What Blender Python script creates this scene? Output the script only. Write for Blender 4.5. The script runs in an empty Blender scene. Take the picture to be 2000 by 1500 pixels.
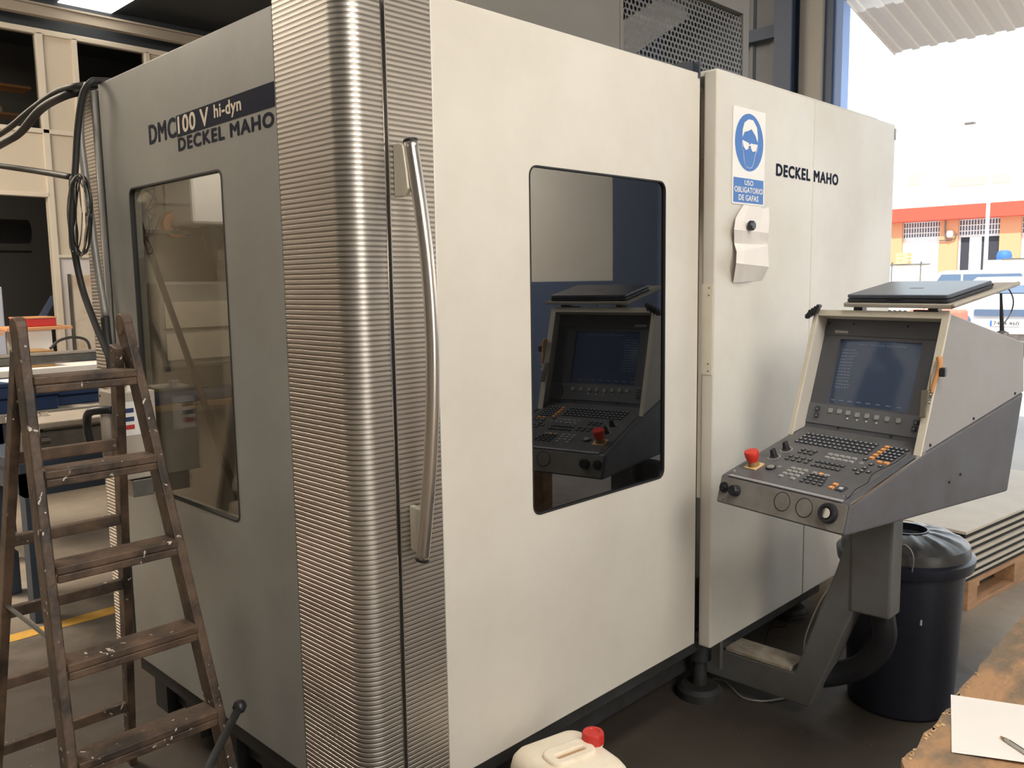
import bpy, bmesh, math, random
from mathutils import Vector, Matrix
random.seed(7)
PI = math.pi
scn = bpy.context.scene
COL = scn.collection

# ------------------------------------------------------------------ camera
CAM = Vector((-1.12346, -1.60373, 1.6))
R3 = ((0.6994147, -0.0952249, 0.7083441), (-0.7145497, -0.0717760, 0.6958929), (-0.0154243, -0.9928648, -0.1182441))
cam_d = bpy.data.cameras.new('camera'); cam = bpy.data.objects.new('camera', cam_d); COL.objects.link(cam)
cam_d.sensor_width = 36.0; cam_d.lens = 36.0 * 1670.0 / 2000.0
cam_d.clip_start = 0.02; cam_d.clip_end = 400
cm = Matrix(((R3[0][0], -R3[0][1], -R3[0][2], CAM.x), (R3[1][0], -R3[1][1], -R3[1][2], CAM.y), (R3[2][0], -R3[2][1], -R3[2][2], CAM.z), (0, 0, 0, 1)))
cam.matrix_world = cm
scn.camera = cam

# ------------------------------------------------------------------ world, sun, lights, exposure
vs = scn.view_settings
vs.view_transform = 'Standard'; vs.look = 'None'; vs.gamma = 1.0; vs.use_curve_mapping = False
vs.exposure = 0.35
wd = bpy.data.worlds.new('world'); scn.world = wd; wd.use_nodes = True
bgn = wd.node_tree.nodes['Background']; bgn.inputs[0].default_value = (0.86, 0.93, 1.0, 1); bgn.inputs[1].default_value = 1.25

def area(name, loc, sx, sy, power, color, target, spread=180):
    l = bpy.data.lights.new(name, 'AREA'); l.shape = 'RECTANGLE'; l.size = sx; l.size_y = sy
    l.energy = power; l.color = color; l.spread = math.radians(spread)
    o = bpy.data.objects.new(name, l); COL.objects.link(o); o.location = loc
    d = Vector(target) - Vector(loc)
    o.rotation_euler = d.to_track_quat('-Z', 'Y').to_euler()
    return o
sun = bpy.data.lights.new('sun', 'SUN'); sun.energy = 4.2; sun.angle = 0.01; sun.color = (1, .95, .86)
so = bpy.data.objects.new('sun', sun); COL.objects.link(so); so.rotation_euler = Vector((0.62, 0.25, -0.85)).to_track_quat('-Z', 'Y').to_euler()
WARM = (1.0, 0.86, 0.68)
# area lamps: the hall's translucent roof sheets, plus added fills marked below
area('overhead_fill_left', (.1, -1.9, 4.7), 1.8, .8, 58, (1.0, .935, .85), (.1, -1.9, 0))  # added fill for the machine's right side, steep enough to clear the console
area('overhead_fill_right', (2.2, -1.7, 4.7), 1.8, .8, 14, (1.0, .96, .91), (2.2, -1.7, 0))  # second added overhead fill, towards the right panel
area('roof_light_front', (-.6, -4.4, 4.6), 2.2, 3.0, 215, (1.0, .935, .85), (1.0, -.6, .3))
area('front_fill', (-.9, -8.8, 1.9), 3.0, 3.4, 110, (1.0, .965, .91), (-.9, 0, 1.9))  # added fill from the front; the wall there has no door
area('side_fill_left', (-.95, 1.6, 3.75), .4, 2.4, 6, (1, .93, .84), (-.75, 1.6, 0))  # added lamp, hung low so the left panel darkens downwards
area('west_wall_fill', (-6.2, -5.0, 4.5), 1.2, 4.0, 60, (1, .94, .86), (-8, -5.0, 1.5), 120)  # added to brighten the unseen west wall that the steel reflects
area('roof_light_west', (-5.0, 2.2, 4.72), 1.4, 5.0, 14, WARM, (-5.6, 2.2, 0))
area('roof_light_back', (-1.2, 5.6, 4.72), 3.8, 2.2, 520, (1.0, .86, .70), (0.8, 6.4, 0))
area('far_wall_fill', (4.4, -6.2, 4.5), 1.2, 2.6, 205, (1, .95, .88), (6.0, -6.0, 2.6), 110)  # added to brighten the far wall mirrored in the door window
area('back_hall_fill', (-1, 12.6, 4.7), 3, 1, 130, (1, .93, .84), (-1, 13.2, 0))  # added to lift the back hall out of black
area('office_fill', (1.6, 10.4, 4.7), 1.2, .6, 9, (1, .9, .78), (1.5, 10.2, 3.2))  # added to make the office shelves visible
area('roof_light_machine', (2.6, 3.4, 4.72), 2.4, 1.4, 40, WARM, (2.4, 2.4, 0))
p_ = area('door_portal', (6.25, -0.85, 1.9), 4.7, 3.8, 42, (0.76, 0.9, 1.0), (0, -0.85, 1.9))

# ------------------------------------------------------------------ helpers
def dirp(px, py):
    a = ((px - 1000) / 1670.0, (py - 750) / 1670.0, 1.0)
    return Vector([sum(R3[i][k] * a[k] for k in range(3)) for i in range(3)])
def pt(px, py, ax, val):
    """point of the world plane <ax>=val seen at a pixel of the photograph (surveying aid)"""
    v = dirp(px, py); i = 'xyz'.index(ax); t = (val - CAM[i]) / v[i]
    return CAM + v * t
def ptn(px, py, o, n):
    v = dirp(px, py); return CAM + v * ((Vector(o) - CAM).dot(n) / v.dot(n))

def N(nt, typ, **kw):
    n = nt.nodes.new(typ)
    for k, v in kw.items(): setattr(n, k, v)
    return n
def mat(name, c, rough=.6, metal=0., c2=None, scale=6., mix=.5, bump=0., bscale=60., stretch=(1, 1, 1), spec=.5, rvar=0., emit=None, estr=1., detail=5., lo=.35, hi=.7, world=False):
    m = bpy.data.materials.new(name); m.use_nodes = True; nt = m.node_tree
    b = nt.nodes['Principled BSDF']
    b.inputs['Base Color'].default_value = (*c, 1); b.inputs['Roughness'].default_value = rough; b.inputs['Metallic'].default_value = metal
    b.inputs['Specular IOR Level'].default_value = spec
    if emit: b.inputs['Emission Color'].default_value = (*emit, 1); b.inputs['Emission Strength'].default_value = estr
    if c2 or bump or rvar:
        if world:
            g = N(nt, 'ShaderNodeNewGeometry'); src = g.outputs['Position']
        else:
            tc = N(nt, 'ShaderNodeTexCoord'); src = tc.outputs['Object']
        mp = N(nt, 'ShaderNodeMapping'); mp.inputs['Scale'].default_value = stretch
        nt.links.new(src, mp.inputs[0])
        nz = N(nt, 'ShaderNodeTexNoise'); nz.inputs['Scale'].default_value = scale; nz.inputs['Detail'].default_value = detail; nz.inputs['Roughness'].default_value = .62
        nt.links.new(mp.outputs[0], nz.inputs['Vector'])
        if c2:
            rp = N(nt, 'ShaderNodeMapRange'); rp.inputs['From Min'].default_value = lo; rp.inputs['From Max'].default_value = hi; rp.inputs['To Max'].default_value = mix * 2
            nt.links.new(nz.outputs[0], rp.inputs[0])
            mx = N(nt, 'ShaderNodeMix', data_type='RGBA'); mx.inputs[6].default_value = (*c, 1); mx.inputs[7].default_value = (*c2, 1)
            nt.links.new(rp.outputs[0], mx.inputs[0]); nt.links.new(mx.outputs[2], b.inputs['Base Color'])
        if rvar:
            r2 = N(nt, 'ShaderNodeMapRange'); r2.inputs['From Min'].default_value = .3; r2.inputs['From Max'].default_value = .7
            r2.inputs['To Min'].default_value = max(.02, rough - rvar); r2.inputs['To Max'].default_value = rough + rvar
            nt.links.new(nz.outputs[0], r2.inputs[0]); nt.links.new(r2.outputs[0], b.inputs['Roughness'])
        if bump:
            n2 = N(nt, 'ShaderNodeTexNoise'); n2.inputs['Scale'].default_value = bscale; n2.inputs['Detail'].default_value = 4
            nt.links.new(mp.outputs[0], n2.inputs['Vector'])
            bp = N(nt, 'ShaderNodeBump'); bp.inputs['Strength'].default_value = bump; bp.inputs['Distance'].default_value = .01
            nt.links.new(n2.outputs[0], bp.inputs['Height']); nt.links.new(bp.outputs[0], b.inputs['Normal'])
    return m
def glass(name, tint, refl, gl=(1, 1, 1), rough=.02, haze=None, hmix=0.):
    m = bpy.data.materials.new(name); m.use_nodes = True; nt = m.node_tree
    for n in list(nt.nodes):
        if n.type == 'BSDF_PRINCIPLED': nt.nodes.remove(n)
    out = [n for n in nt.nodes if n.type == 'OUTPUT_MATERIAL'][0]
    t = N(nt, 'ShaderNodeBsdfTransparent'); t.inputs[0].default_value = (*tint, 1)
    g = N(nt, 'ShaderNodeBsdfGlossy'); g.inputs[0].default_value = (*gl, 1); g.inputs['Roughness'].default_value = rough
    lw_ = N(nt, 'ShaderNodeLayerWeight'); lw_.inputs[0].default_value = .5
    pw = N(nt, 'ShaderNodeMath', operation='POWER'); pw.inputs[1].default_value = 4.5; nt.links.new(lw_.outputs['Facing'], pw.inputs[0])
    fr = N(nt, 'ShaderNodeMath', operation='MULTIPLY_ADD'); fr.inputs[1].default_value = .7; fr.inputs[2].default_value = .03; nt.links.new(pw.outputs[0], fr.inputs[0])
    ad = N(nt, 'ShaderNodeMath', operation='ADD'); ad.inputs[1].default_value = refl; ad.use_clamp = True
    nt.links.new(fr.outputs[0], ad.inputs[0])
    base = t.outputs[0]
    if haze:
        d = N(nt, 'ShaderNodeBsdfDiffuse'); d.inputs[0].default_value = (*haze, 1)
        mh = N(nt, 'ShaderNodeMixShader')
        tc = N(nt, 'ShaderNodeTexCoord'); nz = N(nt, 'ShaderNodeTexNoise'); nz.inputs['Scale'].default_value = 3.; nz.inputs['Detail'].default_value = 6
        nt.links.new(tc.outputs['Object'], nz.inputs['Vector'])
        mr = N(nt, 'ShaderNodeMapRange'); mr.inputs['From Min'].default_value = .3; mr.inputs['From Max'].default_value = .7; mr.inputs['To Min'].default_value = hmix * .4; mr.inputs['To Max'].default_value = hmix * 1.5
        nt.links.new(nz.outputs[0], mr.inputs[0]); nt.links.new(mr.outputs[0], mh.inputs[0])
        nt.links.new(t.outputs[0], mh.inputs[1]); nt.links.new(d.outputs[0], mh.inputs[2]); base = mh.outputs[0]
    ms = N(nt, 'ShaderNodeMixShader'); nt.links.new(ad.outputs[0], ms.inputs[0]); nt.links.new(base, ms.inputs[1]); nt.links.new(g.outputs[0], ms.inputs[2])
    nt.links.new(ms.outputs[0], out.inputs[0])
    return m

M = {}
M['panel'] = mat('machine_cream', (.70, .665, .595), .42, c2=(.59, .55, .47), scale=2.2, mix=.35, rvar=.06, bump=.03, bscale=25)
M['panel_side'] = mat('machine_edge_cream', (.74, .69, .57), .45, c2=(.6, .54, .42), scale=7, mix=.3)
M['grey_panel'] = mat('machine_grey', (.335, .34, .315), .42, c2=(.26, .25, .22), scale=2.4, mix=.35, rvar=.06)
M['steel'] = mat('brushed_ribbed_steel', (.64, .60, .555), .43, 1., c2=(.58, .54, .49), scale=4, mix=.4, rvar=.05)
M['steel_groove'] = mat('ribbed_steel_groove', (.30, .275, .245), .42, 1.)
M['bar_steel'] = mat('handle_steel', (.62, .58, .53), .30, 1., rvar=.05, scale=40, stretch=(1, 1, .05))
M['black'] = mat('black', (.012, .012, .014), .5)
M['blackplastic'] = mat('black_plastic', (.02, .021, .025), .38, bump=.03, bscale=150)
M['rubber'] = mat('cable_rubber', (.022, .021, .02), .55)
M['navy'] = mat('navy_print', (.008, .012, .032), .7, spec=.1)
M['cream_print'] = mat('cream_print', (.85, .76, .60), .5)
M['dark_iron'] = mat('dark_machine_base', (.035, .038, .04), .6, c2=(.02, .018, .015), scale=9, mix=.5)
M['interior'] = mat('machine_interior', (.43, .41, .375), .5, c2=(.33, .30, .26), scale=2.5, mix=.4)
M['interior_dark'] = mat('machine_interior_dark', (.11, .10, .085), .5, c2=(.05, .045, .035), scale=4, mix=.4)
M['window_clear'] = glass('enclosure_glass_clear', (.88, .87, .83), .0, (.85, .82, .78), .03, haze=(.34, .29, .21), hmix=.07)
M['window_dark'] = glass('enclosure_glass_dark', (.24, .25, .27), .16, (.80, .82, .86), .015)
M['office_glass'] = glass('office_glass', (.62, .62, .6), .0, (.9, .9, .9), .02)
M['gasket'] = mat('gasket', (.015, .015, .016), .6)
M['bezel'] = mat('console_dark_grey', (.105, .11, .125), .48, c2=(.08, .08, .085), scale=8, mix=.3)
M['bezel2'] = mat('console_mid_grey', (.15, .155, .165), .5)
M['consolebase'] = mat('console_base_grey', (.125, .13, .148), .42, c2=(.09, .085, .085), scale=7, mix=.35, rvar=.05, bump=.02, bscale=200)
M['consolefront'] = mat('console_front_grey', (.27, .255, .235), .40, c2=(.17, .15, .125), scale=12, mix=.45)
M['keyface'] = mat('console_key_plate', (.135, .135, .14), .45, c2=(.09, .085, .08), scale=10, mix=.35)
M['hood'] = mat('hood_cream', (.62, .59, .53), .45, c2=(.50, .46, .39), scale=5, mix=.3)
M['hood_side'] = mat('hood_side_shaded', (.37, .37, .375), .45, c2=(.31, .30, .285), scale=5, mix=.3)  # darker copy of the hood cream; shade of the right side in its colour
M['crt'] = mat('crt_glass', (.03, .036, .05), .14, spec=.6, emit=(.035, .05, .08), estr=.45)
M['crt_text'] = mat('crt_text', (.16, .19, .26), .4, emit=(.25, .3, .45), estr=.12)
M['key_dark'] = mat('key_dark', (.05, .055, .065), .4)
M['key_white'] = mat('key_mark', (.55, .56, .58), .5)
M['key_grey'] = mat('key_light_grey', (.36, .36, .35), .5)
M['key_mid'] = mat('key_mid_grey', (.30, .29, .26), .5)
M['key_orange'] = mat('key_orange', (.80, .33, .10), .5)
M['red'] = mat('stop_red', (.72, .04, .025), .42)
M['yellow'] = mat('stop_yellow', (.86, .62, .30), .5, c2=(.7, .45, .2), scale=30, mix=.3)
M['chrome'] = mat('chrome', (.75, .74, .72), .15, 1.)
M['arm'] = mat('arm_grey', (.15, .152, .15), .5, c2=(.11, .10, .085), scale=6, mix=.4)
M['foam'] = mat('chipboard_offcut', (.42, .37, .29), .9, c2=(.26, .20, .14), scale=18, mix=.5, bump=.3)
M['white'] = mat('white_plastic', (.86, .84, .80), .5)
M['paper'] = mat('paper', (.84, .80, .76), .8, c2=(.78, .73, .68), scale=7, mix=.25)
M['sign_white'] = mat('sign_white', (.86, .84, .80), .45)
M['sign_blue'] = mat('sign_blue', (.03, .16, .50), .45)
M['bin'] = mat('bin_black_plastic', (.015, .018, .032), .36, c2=(.02, .022, .03), scale=30, mix=.4, bump=.05, bscale=40)
M['lid'] = mat('bin_lid_plastic', (.045, .046, .05), .33, c2=(.085, .08, .075), scale=14, mix=.4, bump=.05, bscale=60)
M['can'] = mat('jerrycan_plastic', (.95, .85, .68), .42, c2=(.74, .56, .38), scale=9, mix=.3, bump=.06, bscale=30, lo=.5, hi=.85)
M['canred'] = mat('jerrycan_cap_red', (.62, .04, .03), .45)
M['wood'] = mat('pallet_wood', (.50, .29, .155), .75, c2=(.33, .18, .09), scale=6, mix=.5, stretch=(1, 6, 6), bump=.2)
M['sheet'] = mat('board_stack_top', (.62, .55, .45), .6, c2=(.5, .43, .34), scale=5, mix=.3)
M['gap_shade'] = mat('board_gap_shade', (.02, .02, .02), .8)  # black fill that paints the shade in the gaps between stacked boards
M['bench'] = mat('worn_bench_wood', (.42, .24, .12), .9, c2=(.20, .145, .095), scale=9, mix=.6, bump=.45, bscale=38, detail=14, stretch=(1, 1.8, 1), lo=.4, hi=.62)
M['bench_chip'] = mat('bench_raw_edge', (.62, .42, .22), .8, c2=(.35, .2, .1), scale=40, mix=.5)
M['conc_out'] = mat('yard_concrete', (.50, .48, .45), .85, c2=(.36, .35, .33), scale=.6, mix=.4)
M['part_cream'] = mat('partition_cream', (.66, .585, .47), .55, c2=(.60, .52, .41), scale=1.2, mix=.25)
M['part_frame'] = mat('partition_frame', (.72, .65, .54), .5)
M['part_white'] = mat('partition_white', (.72, .70, .70), .55)
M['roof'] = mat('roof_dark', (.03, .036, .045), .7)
M['beam_light'] = mat('beam_primer', (.36, .31, .25), .6)
M['beam_dark'] = mat('beam_dark', (.05, .06, .075), .6)
M['bluegrey'] = mat('wall_sheet_bluegrey', (.25, .265, .29), .55, c2=(.2, .21, .235), scale=3, mix=.3)
M['bluesteel'] = mat('column_blue', (.075, .10, .16), .5)
M['bluejamb'] = mat('jamb_blue', (.30, .44, .78), .5)
M['colbeige'] = mat('column_beige', (.40, .37, .32), .55)
M['canopy'] = mat('canopy_sheet', (.86, .78, .71), .5)
M['tower'] = mat('tower_grey', (.19, .175, .155), .55, c2=(.15, .14, .12), scale=3, mix=.3)
M['rug'] = mat('ladder_wood', (.105, .072, .05), .6, c2=(.05, .036, .028), scale=11, mix=.6, bump=.3, bscale=45)
M['darksteel'] = mat('bench_blue_steel', (.045, .065, .10), .5)
M['greysteel'] = mat('grey_cast_steel', (.26, .25, .235), .35, .6, c2=(.14, .13, .12), scale=9, mix=.4)
M['lightsteel'] = mat('light_plate', (.52, .47, .40), .45, .2, c2=(.35, .3, .24), scale=20, mix=.25)
M['bluebox'] = mat('blue_box', (.018, .045, .13), .5)
M['redbox'] = mat('red_box', (.52, .035, .03), .5)
M['orangewood'] = mat('orange_wood', (.60, .30, .14), .6)
M['brownwood'] = mat('brown_wood', (.32, .19, .075), .6)
M['ebox'] = mat('switch_box_beige', (.46, .41, .34), .5)
M['yellowline'] = mat('floor_paint_yellow', (.74, .42, .07), .6, c2=(.4, .25, .08), scale=14, mix=.35, world=True, lo=.5, hi=.75)
M['salmon'] = mat('facade_salmon', (.80, .40, .22), .8)
M['band'] = mat('facade_red', (.78, .10, .06), .7)
M['facade'] = mat('facade_white', (.88, .84, .76), .8)
M['gate'] = mat('gate_white', (.86, .87, .88), .6)
M['gap'] = mat('dark_opening', (.05, .055, .075), .8)
M['carwhite'] = mat('car_white', (.86, .86, .87), .3)
M['carglass'] = mat('car_glass', (.12, .18, .28), .1)
M['tyre'] = mat('tyre', (.02, .02, .02), .8)
M['carblue'] = mat('blue_tarp', (.05, .18, .60), .6)
M['knife'] = mat('orange_handle', (.58, .27, .09), .5)
M['khaki'] = mat('khaki_tag', (.16, .14, .10), .5)
M['laptop'] = mat('laptop_shell', (.085, .10, .13), .28, spec=.6)
M['laptop_dark'] = mat('laptop_dark', (.03, .035, .045), .4)
M['concbench'] = mat('shelf_board', (.50, .46, .40), .6, c2=(.36, .32, .26), scale=8, mix=.4)
M['lamp'] = mat('lamp_tube', (1, 1, 1), .5, emit=(1, .96, .88), estr=9)
M['skylight'] = mat('skylight_sheet', (1, 1, 1), .5, emit=(1, .95, .85), estr=3.0)
M['skylight_dim'] = mat('skylight_sheet_weak', (.6, .6, .6), .5, emit=(1, .95, .85), estr=.9)  # weaker glow than the other skylight, lowered to keep the left panel darker
M['silver'] = mat('silver_conduit', (.30, .29, .27), .5, .4)
M['rust'] = mat('leaning_panel', (.62, .55, .45), .6, c2=(.42, .26, .14), scale=3.5, mix=.45, lo=.5, hi=.75)

# floor: worn concrete with oily dirt round the machine (a stain fixed to the place)
def floor_mat():
    m = bpy.data.materials.new('shop_floor'); m.use_nodes = True; nt = m.node_tree; b = nt.nodes['Principled BSDF']
    g = N(nt, 'ShaderNodeNewGeometry'); L = nt.links.new
    n1 = N(nt, 'ShaderNodeTexNoise'); n1.inputs['Scale'].default_value = 1.6; n1.inputs['Detail'].default_value = 9; n1.inputs['Roughness'].default_value = .65
    n2 = N(nt, 'ShaderNodeTexNoise'); n2.inputs['Scale'].default_value = 12; n2.inputs['Detail'].default_value = 8
    n3 = N(nt, 'ShaderNodeTexVoronoi'); n3.inputs['Scale'].default_value = 26; n3.inputs['Randomness'].default_value = 1.
    for n in (n1, n2, n3): L(g.outputs['Position'], n.inputs['Vector'])
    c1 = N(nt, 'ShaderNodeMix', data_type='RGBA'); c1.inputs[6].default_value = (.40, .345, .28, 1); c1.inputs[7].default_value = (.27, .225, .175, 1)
    r1 = N(nt, 'ShaderNodeMapRange'); r1.inputs[1].default_value = .35; r1.inputs[2].default_value = .68; L(n1.outputs[0], r1.inputs[0]); L(r1.outputs[0], c1.inputs[0])
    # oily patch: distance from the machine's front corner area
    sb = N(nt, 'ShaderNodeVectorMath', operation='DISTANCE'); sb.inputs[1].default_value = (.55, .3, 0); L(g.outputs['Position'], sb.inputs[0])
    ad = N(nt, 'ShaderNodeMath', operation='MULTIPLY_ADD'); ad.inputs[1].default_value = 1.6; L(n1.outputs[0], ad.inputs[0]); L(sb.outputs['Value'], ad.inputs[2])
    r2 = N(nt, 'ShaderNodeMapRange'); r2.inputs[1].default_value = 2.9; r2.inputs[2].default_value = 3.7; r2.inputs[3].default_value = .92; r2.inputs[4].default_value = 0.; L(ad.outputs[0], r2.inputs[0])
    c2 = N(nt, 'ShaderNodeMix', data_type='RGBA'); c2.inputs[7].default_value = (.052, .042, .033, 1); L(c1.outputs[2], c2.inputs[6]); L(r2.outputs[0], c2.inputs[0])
    # light chips
    r3 = N(nt, 'ShaderNodeMapRange'); r3.inputs[1].default_value = .07; r3.inputs[2].default_value = .04; L(n3.outputs['Distance'], r3.inputs[0])
    r4 = N(nt, 'ShaderNodeMapRange'); r4.inputs[1].default_value = .52; r4.inputs[2].default_value = .60; L(n2.outputs[0], r4.inputs[0])
    mu = N(nt, 'ShaderNodeMath', operation='MULTIPLY'); L(r3.outputs[0], mu.inputs[0]); L(r4.outputs[0], mu.inputs[1])
    c3 = N(nt, 'ShaderNodeMix', data_type='RGBA'); c3.inputs[7].default_value = (.5, .47, .42, 1); L(c2.outputs[2], c3.inputs[6]); L(mu.outputs[0], c3.inputs[0])
    L(c3.outputs[2], b.inputs['Base Color'])
    r5 = N(nt, 'ShaderNodeMapRange'); r5.inputs[3].default_value = .32; r5.inputs[4].default_value = .7; L(n2.outputs[0], r5.inputs[0]); L(r5.outputs[0], b.inputs['Roughness'])
    bp = N(nt, 'ShaderNodeBump'); bp.inputs['Strength'].default_value = .12; bp.inputs['Distance'].default_value = .01; L(n2.outputs[0], bp.inputs['Height']); L(bp.outputs[0], b.inputs['Normal'])
    return m
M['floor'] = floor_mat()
def splatter_mat():
    m = mat('ladder_paint_splattered', (.15, .092, .057), .5, c2=(.032, .022, .016), scale=9, mix=.6, bump=.35, bscale=40, stretch=(1, 1, 1))
    nt = m.node_tree; b = nt.nodes['Principled BSDF']; L = nt.links.new
    tc = N(nt, 'ShaderNodeTexCoord'); vo = N(nt, 'ShaderNodeTexVoronoi'); vo.inputs['Scale'].default_value = 30
    nz = N(nt, 'ShaderNodeTexNoise'); nz.inputs['Scale'].default_value = 9; nz.inputs['Detail'].default_value = 7
    L(tc.outputs['Object'], nz.inputs['Vector'])
    mv = N(nt, 'ShaderNodeVectorMath', operation='ADD'); sc = N(nt, 'ShaderNodeVectorMath', operation='SCALE'); sc.inputs['Scale'].default_value = .16
    L(nz.outputs[1], sc.inputs[0]); L(tc.outputs['Object'], mv.inputs[0]); L(sc.outputs[0], mv.inputs[1]); L(mv.outputs[0], vo.inputs['Vector'])
    r = N(nt, 'ShaderNodeMapRange'); r.inputs[1].default_value = .17; r.inputs[2].default_value = .13; L(vo.outputs['Distance'], r.inputs[0])
    r2 = N(nt, 'ShaderNodeMapRange'); r2.inputs[1].default_value = .50; r2.inputs[2].default_value = .56; L(nz.outputs[0], r2.inputs[0])
    mu = N(nt, 'ShaderNodeMath', operation='MULTIPLY'); L(r.outputs[0], mu.inputs[0]); L(r2.outputs[0], mu.inputs[1])
    old = b.inputs['Base Color'].links[0].from_socket
    mx = N(nt, 'ShaderNodeMix', data_type='RGBA'); mx.inputs[7].default_value = (.62, .55, .46, 1); L(old, mx.inputs[6]); L(mu.outputs[0], mx.inputs[0]); L(mx.outputs[2], b.inputs['Base Color'])
    return m
M['ladder'] = splatter_mat()

# ---- object builders
def thing(name, label, cat, loc=(0, 0, 0), group=None, rotz=0):
    o = bpy.data.objects.new(name, None); COL.objects.link(o); o.location = loc; o.rotation_euler = (0, 0, rotz)
    o.empty_display_size = .1
    o['label'] = label; o['category'] = cat
    if group: o['group'] = group
    return o
def tag(o, label, cat, group=None):
    o['label'] = label; o['category'] = cat
    if group: o['group'] = group
    return o
def struct(o): o['kind'] = 'structure'; return o
def obj(name, bm, m, parent=None, smooth=False, bevel=0, seg=2, mtx=None):
    """link a bmesh given in WORLD coordinates (or local via mtx) as one mesh object"""
    bmesh.ops.recalc_face_normals(bm, faces=bm.faces)
    if mtx is not None: bm.transform(mtx)
    if parent is not None:
        bm.transform(pm(parent).inverted())
    me = bpy.data.meshes.new(name); bm.to_mesh(me); bm.free()
    o = bpy.data.objects.new(name, me); COL.objects.link(o)
    for k in (m if isinstance(m, (list, tuple)) else [m]): me.materials.append(k)
    if smooth:
        for f in me.polygons: f.use_smooth = True
        if smooth == 'auto':
            try: me.set_sharp_from_angle(angle=math.radians(35))
            except Exception: pass
    if parent is not None: o.parent = parent
    if bevel:
        bv = o.modifiers.new('bevel', 'BEVEL'); bv.width = bevel; bv.segments = seg; bv.limit_method = 'ANGLE'; bv.angle_limit = math.radians(40)
        if smooth is False:
            pass
    return o
def pm(o):
    m = Matrix.Translation(o.location) @ o.rotation_euler.to_matrix().to_4x4()
    return pm(o.parent) @ m if o.parent else m
def center(o):
    """move origin of a top-level mesh to its base centre"""
    me = o.data; vs_ = [v.co for v in me.vertices]
    mn = Vector([min(v[i] for v in vs_) for i in range(3)]); mx = Vector([max(v[i] for v in vs_) for i in range(3)])
    c = Vector(((mn.x + mx.x) / 2, (mn.y + mx.y) / 2, mn.z)); me.transform(Matrix.Translation(-c)); o.location = c
    return o
def bx(bm, x0, x1, y0, y1, z0, z1, mtx=None, mi=0):
    vs_ = [bm.verts.new((x, y, z)) for x in (x0, x1) for y in (y0, y1) for z in (z0, z1)]
    for f in ((0, 1, 3, 2), (4, 6, 7, 5), (0, 4, 5, 1), (2, 3, 7, 6), (0, 2, 6, 4), (1, 5, 7, 3)):
        fc = bm.faces.new([vs_[i] for i in f]); fc.material_index = mi
    if mtx is not None:
        for v in vs_: v.co = mtx @ v.co
    return bm
def box(x0, x1, y0, y1, z0, z1, mtx=None): return bx(bmesh.new(), x0, x1, y0, y1, z0, z1, mtx)
def frame(o, xd, yd):
    """matrix: local x,y in-plane, z = normal"""
    xd = Vector(xd).normalized(); yd = Vector(yd).normalized(); z = xd.cross(yd).normalized(); yd = z.cross(xd)
    return Matrix(((xd.x, yd.x, z.x, o[0]), (xd.y, yd.y, z.y, o[1]), (xd.z, yd.z, z.z, o[2]), (0, 0, 0, 1)))
def beam(bm, p, q, wid, dep, side=(1, 0, 0), mi=0, w2=None, d2=None):
    """oriented box from p to q; wid along side, dep across"""
    p = Vector(p); q = Vector(q); z = (q - p).normalized(); s = Vector(side); s = (s - z * s.dot(z)).normalized(); t = z.cross(s)
    w2 = w2 or wid; d2 = d2 or dep; V = []
    for c, w_, d_ in ((p, wid, dep), (q, w2, d2)):
        for a, b in ((-1, -1), (1, -1), (1, 1), (-1, 1)): V.append(bm.verts.new(c + s * a * w_ / 2 + t * b * d_ / 2))
    for f in ((3, 2, 1, 0), (4, 5, 6, 7), (0, 1, 5, 4), (1, 2, 6, 5), (2, 3, 7, 6), (3, 0, 4, 7)):
        bm.faces.new([V[i] for i in f]).material_index = mi
    return bm
def smoothpath(pts, n=6):
    P = [Vector(p) for p in pts]; out = []
    for i in range(len(P) - 1):
        p0 = P[max(0, i - 1)]; p1 = P[i]; p2 = P[i + 1]; p3 = P[min(len(P) - 1, i + 2)]
        for k in range(n):
            t = k / n
            out.append(.5 * ((2 * p1) + (p2 - p0) * t + (2 * p0 - 5 * p1 + 4 * p2 - p3) * t * t + (3 * p1 - p0 - 3 * p2 + p3) * t ** 3))
    out.append(P[-1]); return out
def tube(bm, pts, r, seg=8, sm=6, cap=True, rfun=None):
    P = smoothpath(pts, sm) if sm else [Vector(p) for p in pts]
    up = Vector((0, 0, 1)); rings = []; prev = None
    for i, p in enumerate(P):
        d = (P[min(i + 1, len(P) - 1)] - P[max(i - 1, 0)]).normalized()
        if prev is None:
            a = up if abs(d.z) < .9 else Vector((1, 0, 0)); s = d.cross(a).normalized()
        else:
            s = (prev - d * prev.dot(d)).normalized()
        prev = s; t = d.cross(s); rr = rfun(i / (len(P) - 1)) if rfun else r
        rings.append([bm.verts.new(p + (s * math.cos(a) + t * math.sin(a)) * rr) for a in [2 * PI * k / seg for k in range(seg)]])
    for a, b in zip(rings, rings[1:]):
        for k in range(seg): bm.faces.new((a[k], a[(k + 1) % seg], b[(k + 1) % seg], b[k]))
    if cap: bm.faces.new(rings[0][::-1]); bm.faces.new(rings[-1])
    return bm
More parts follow.
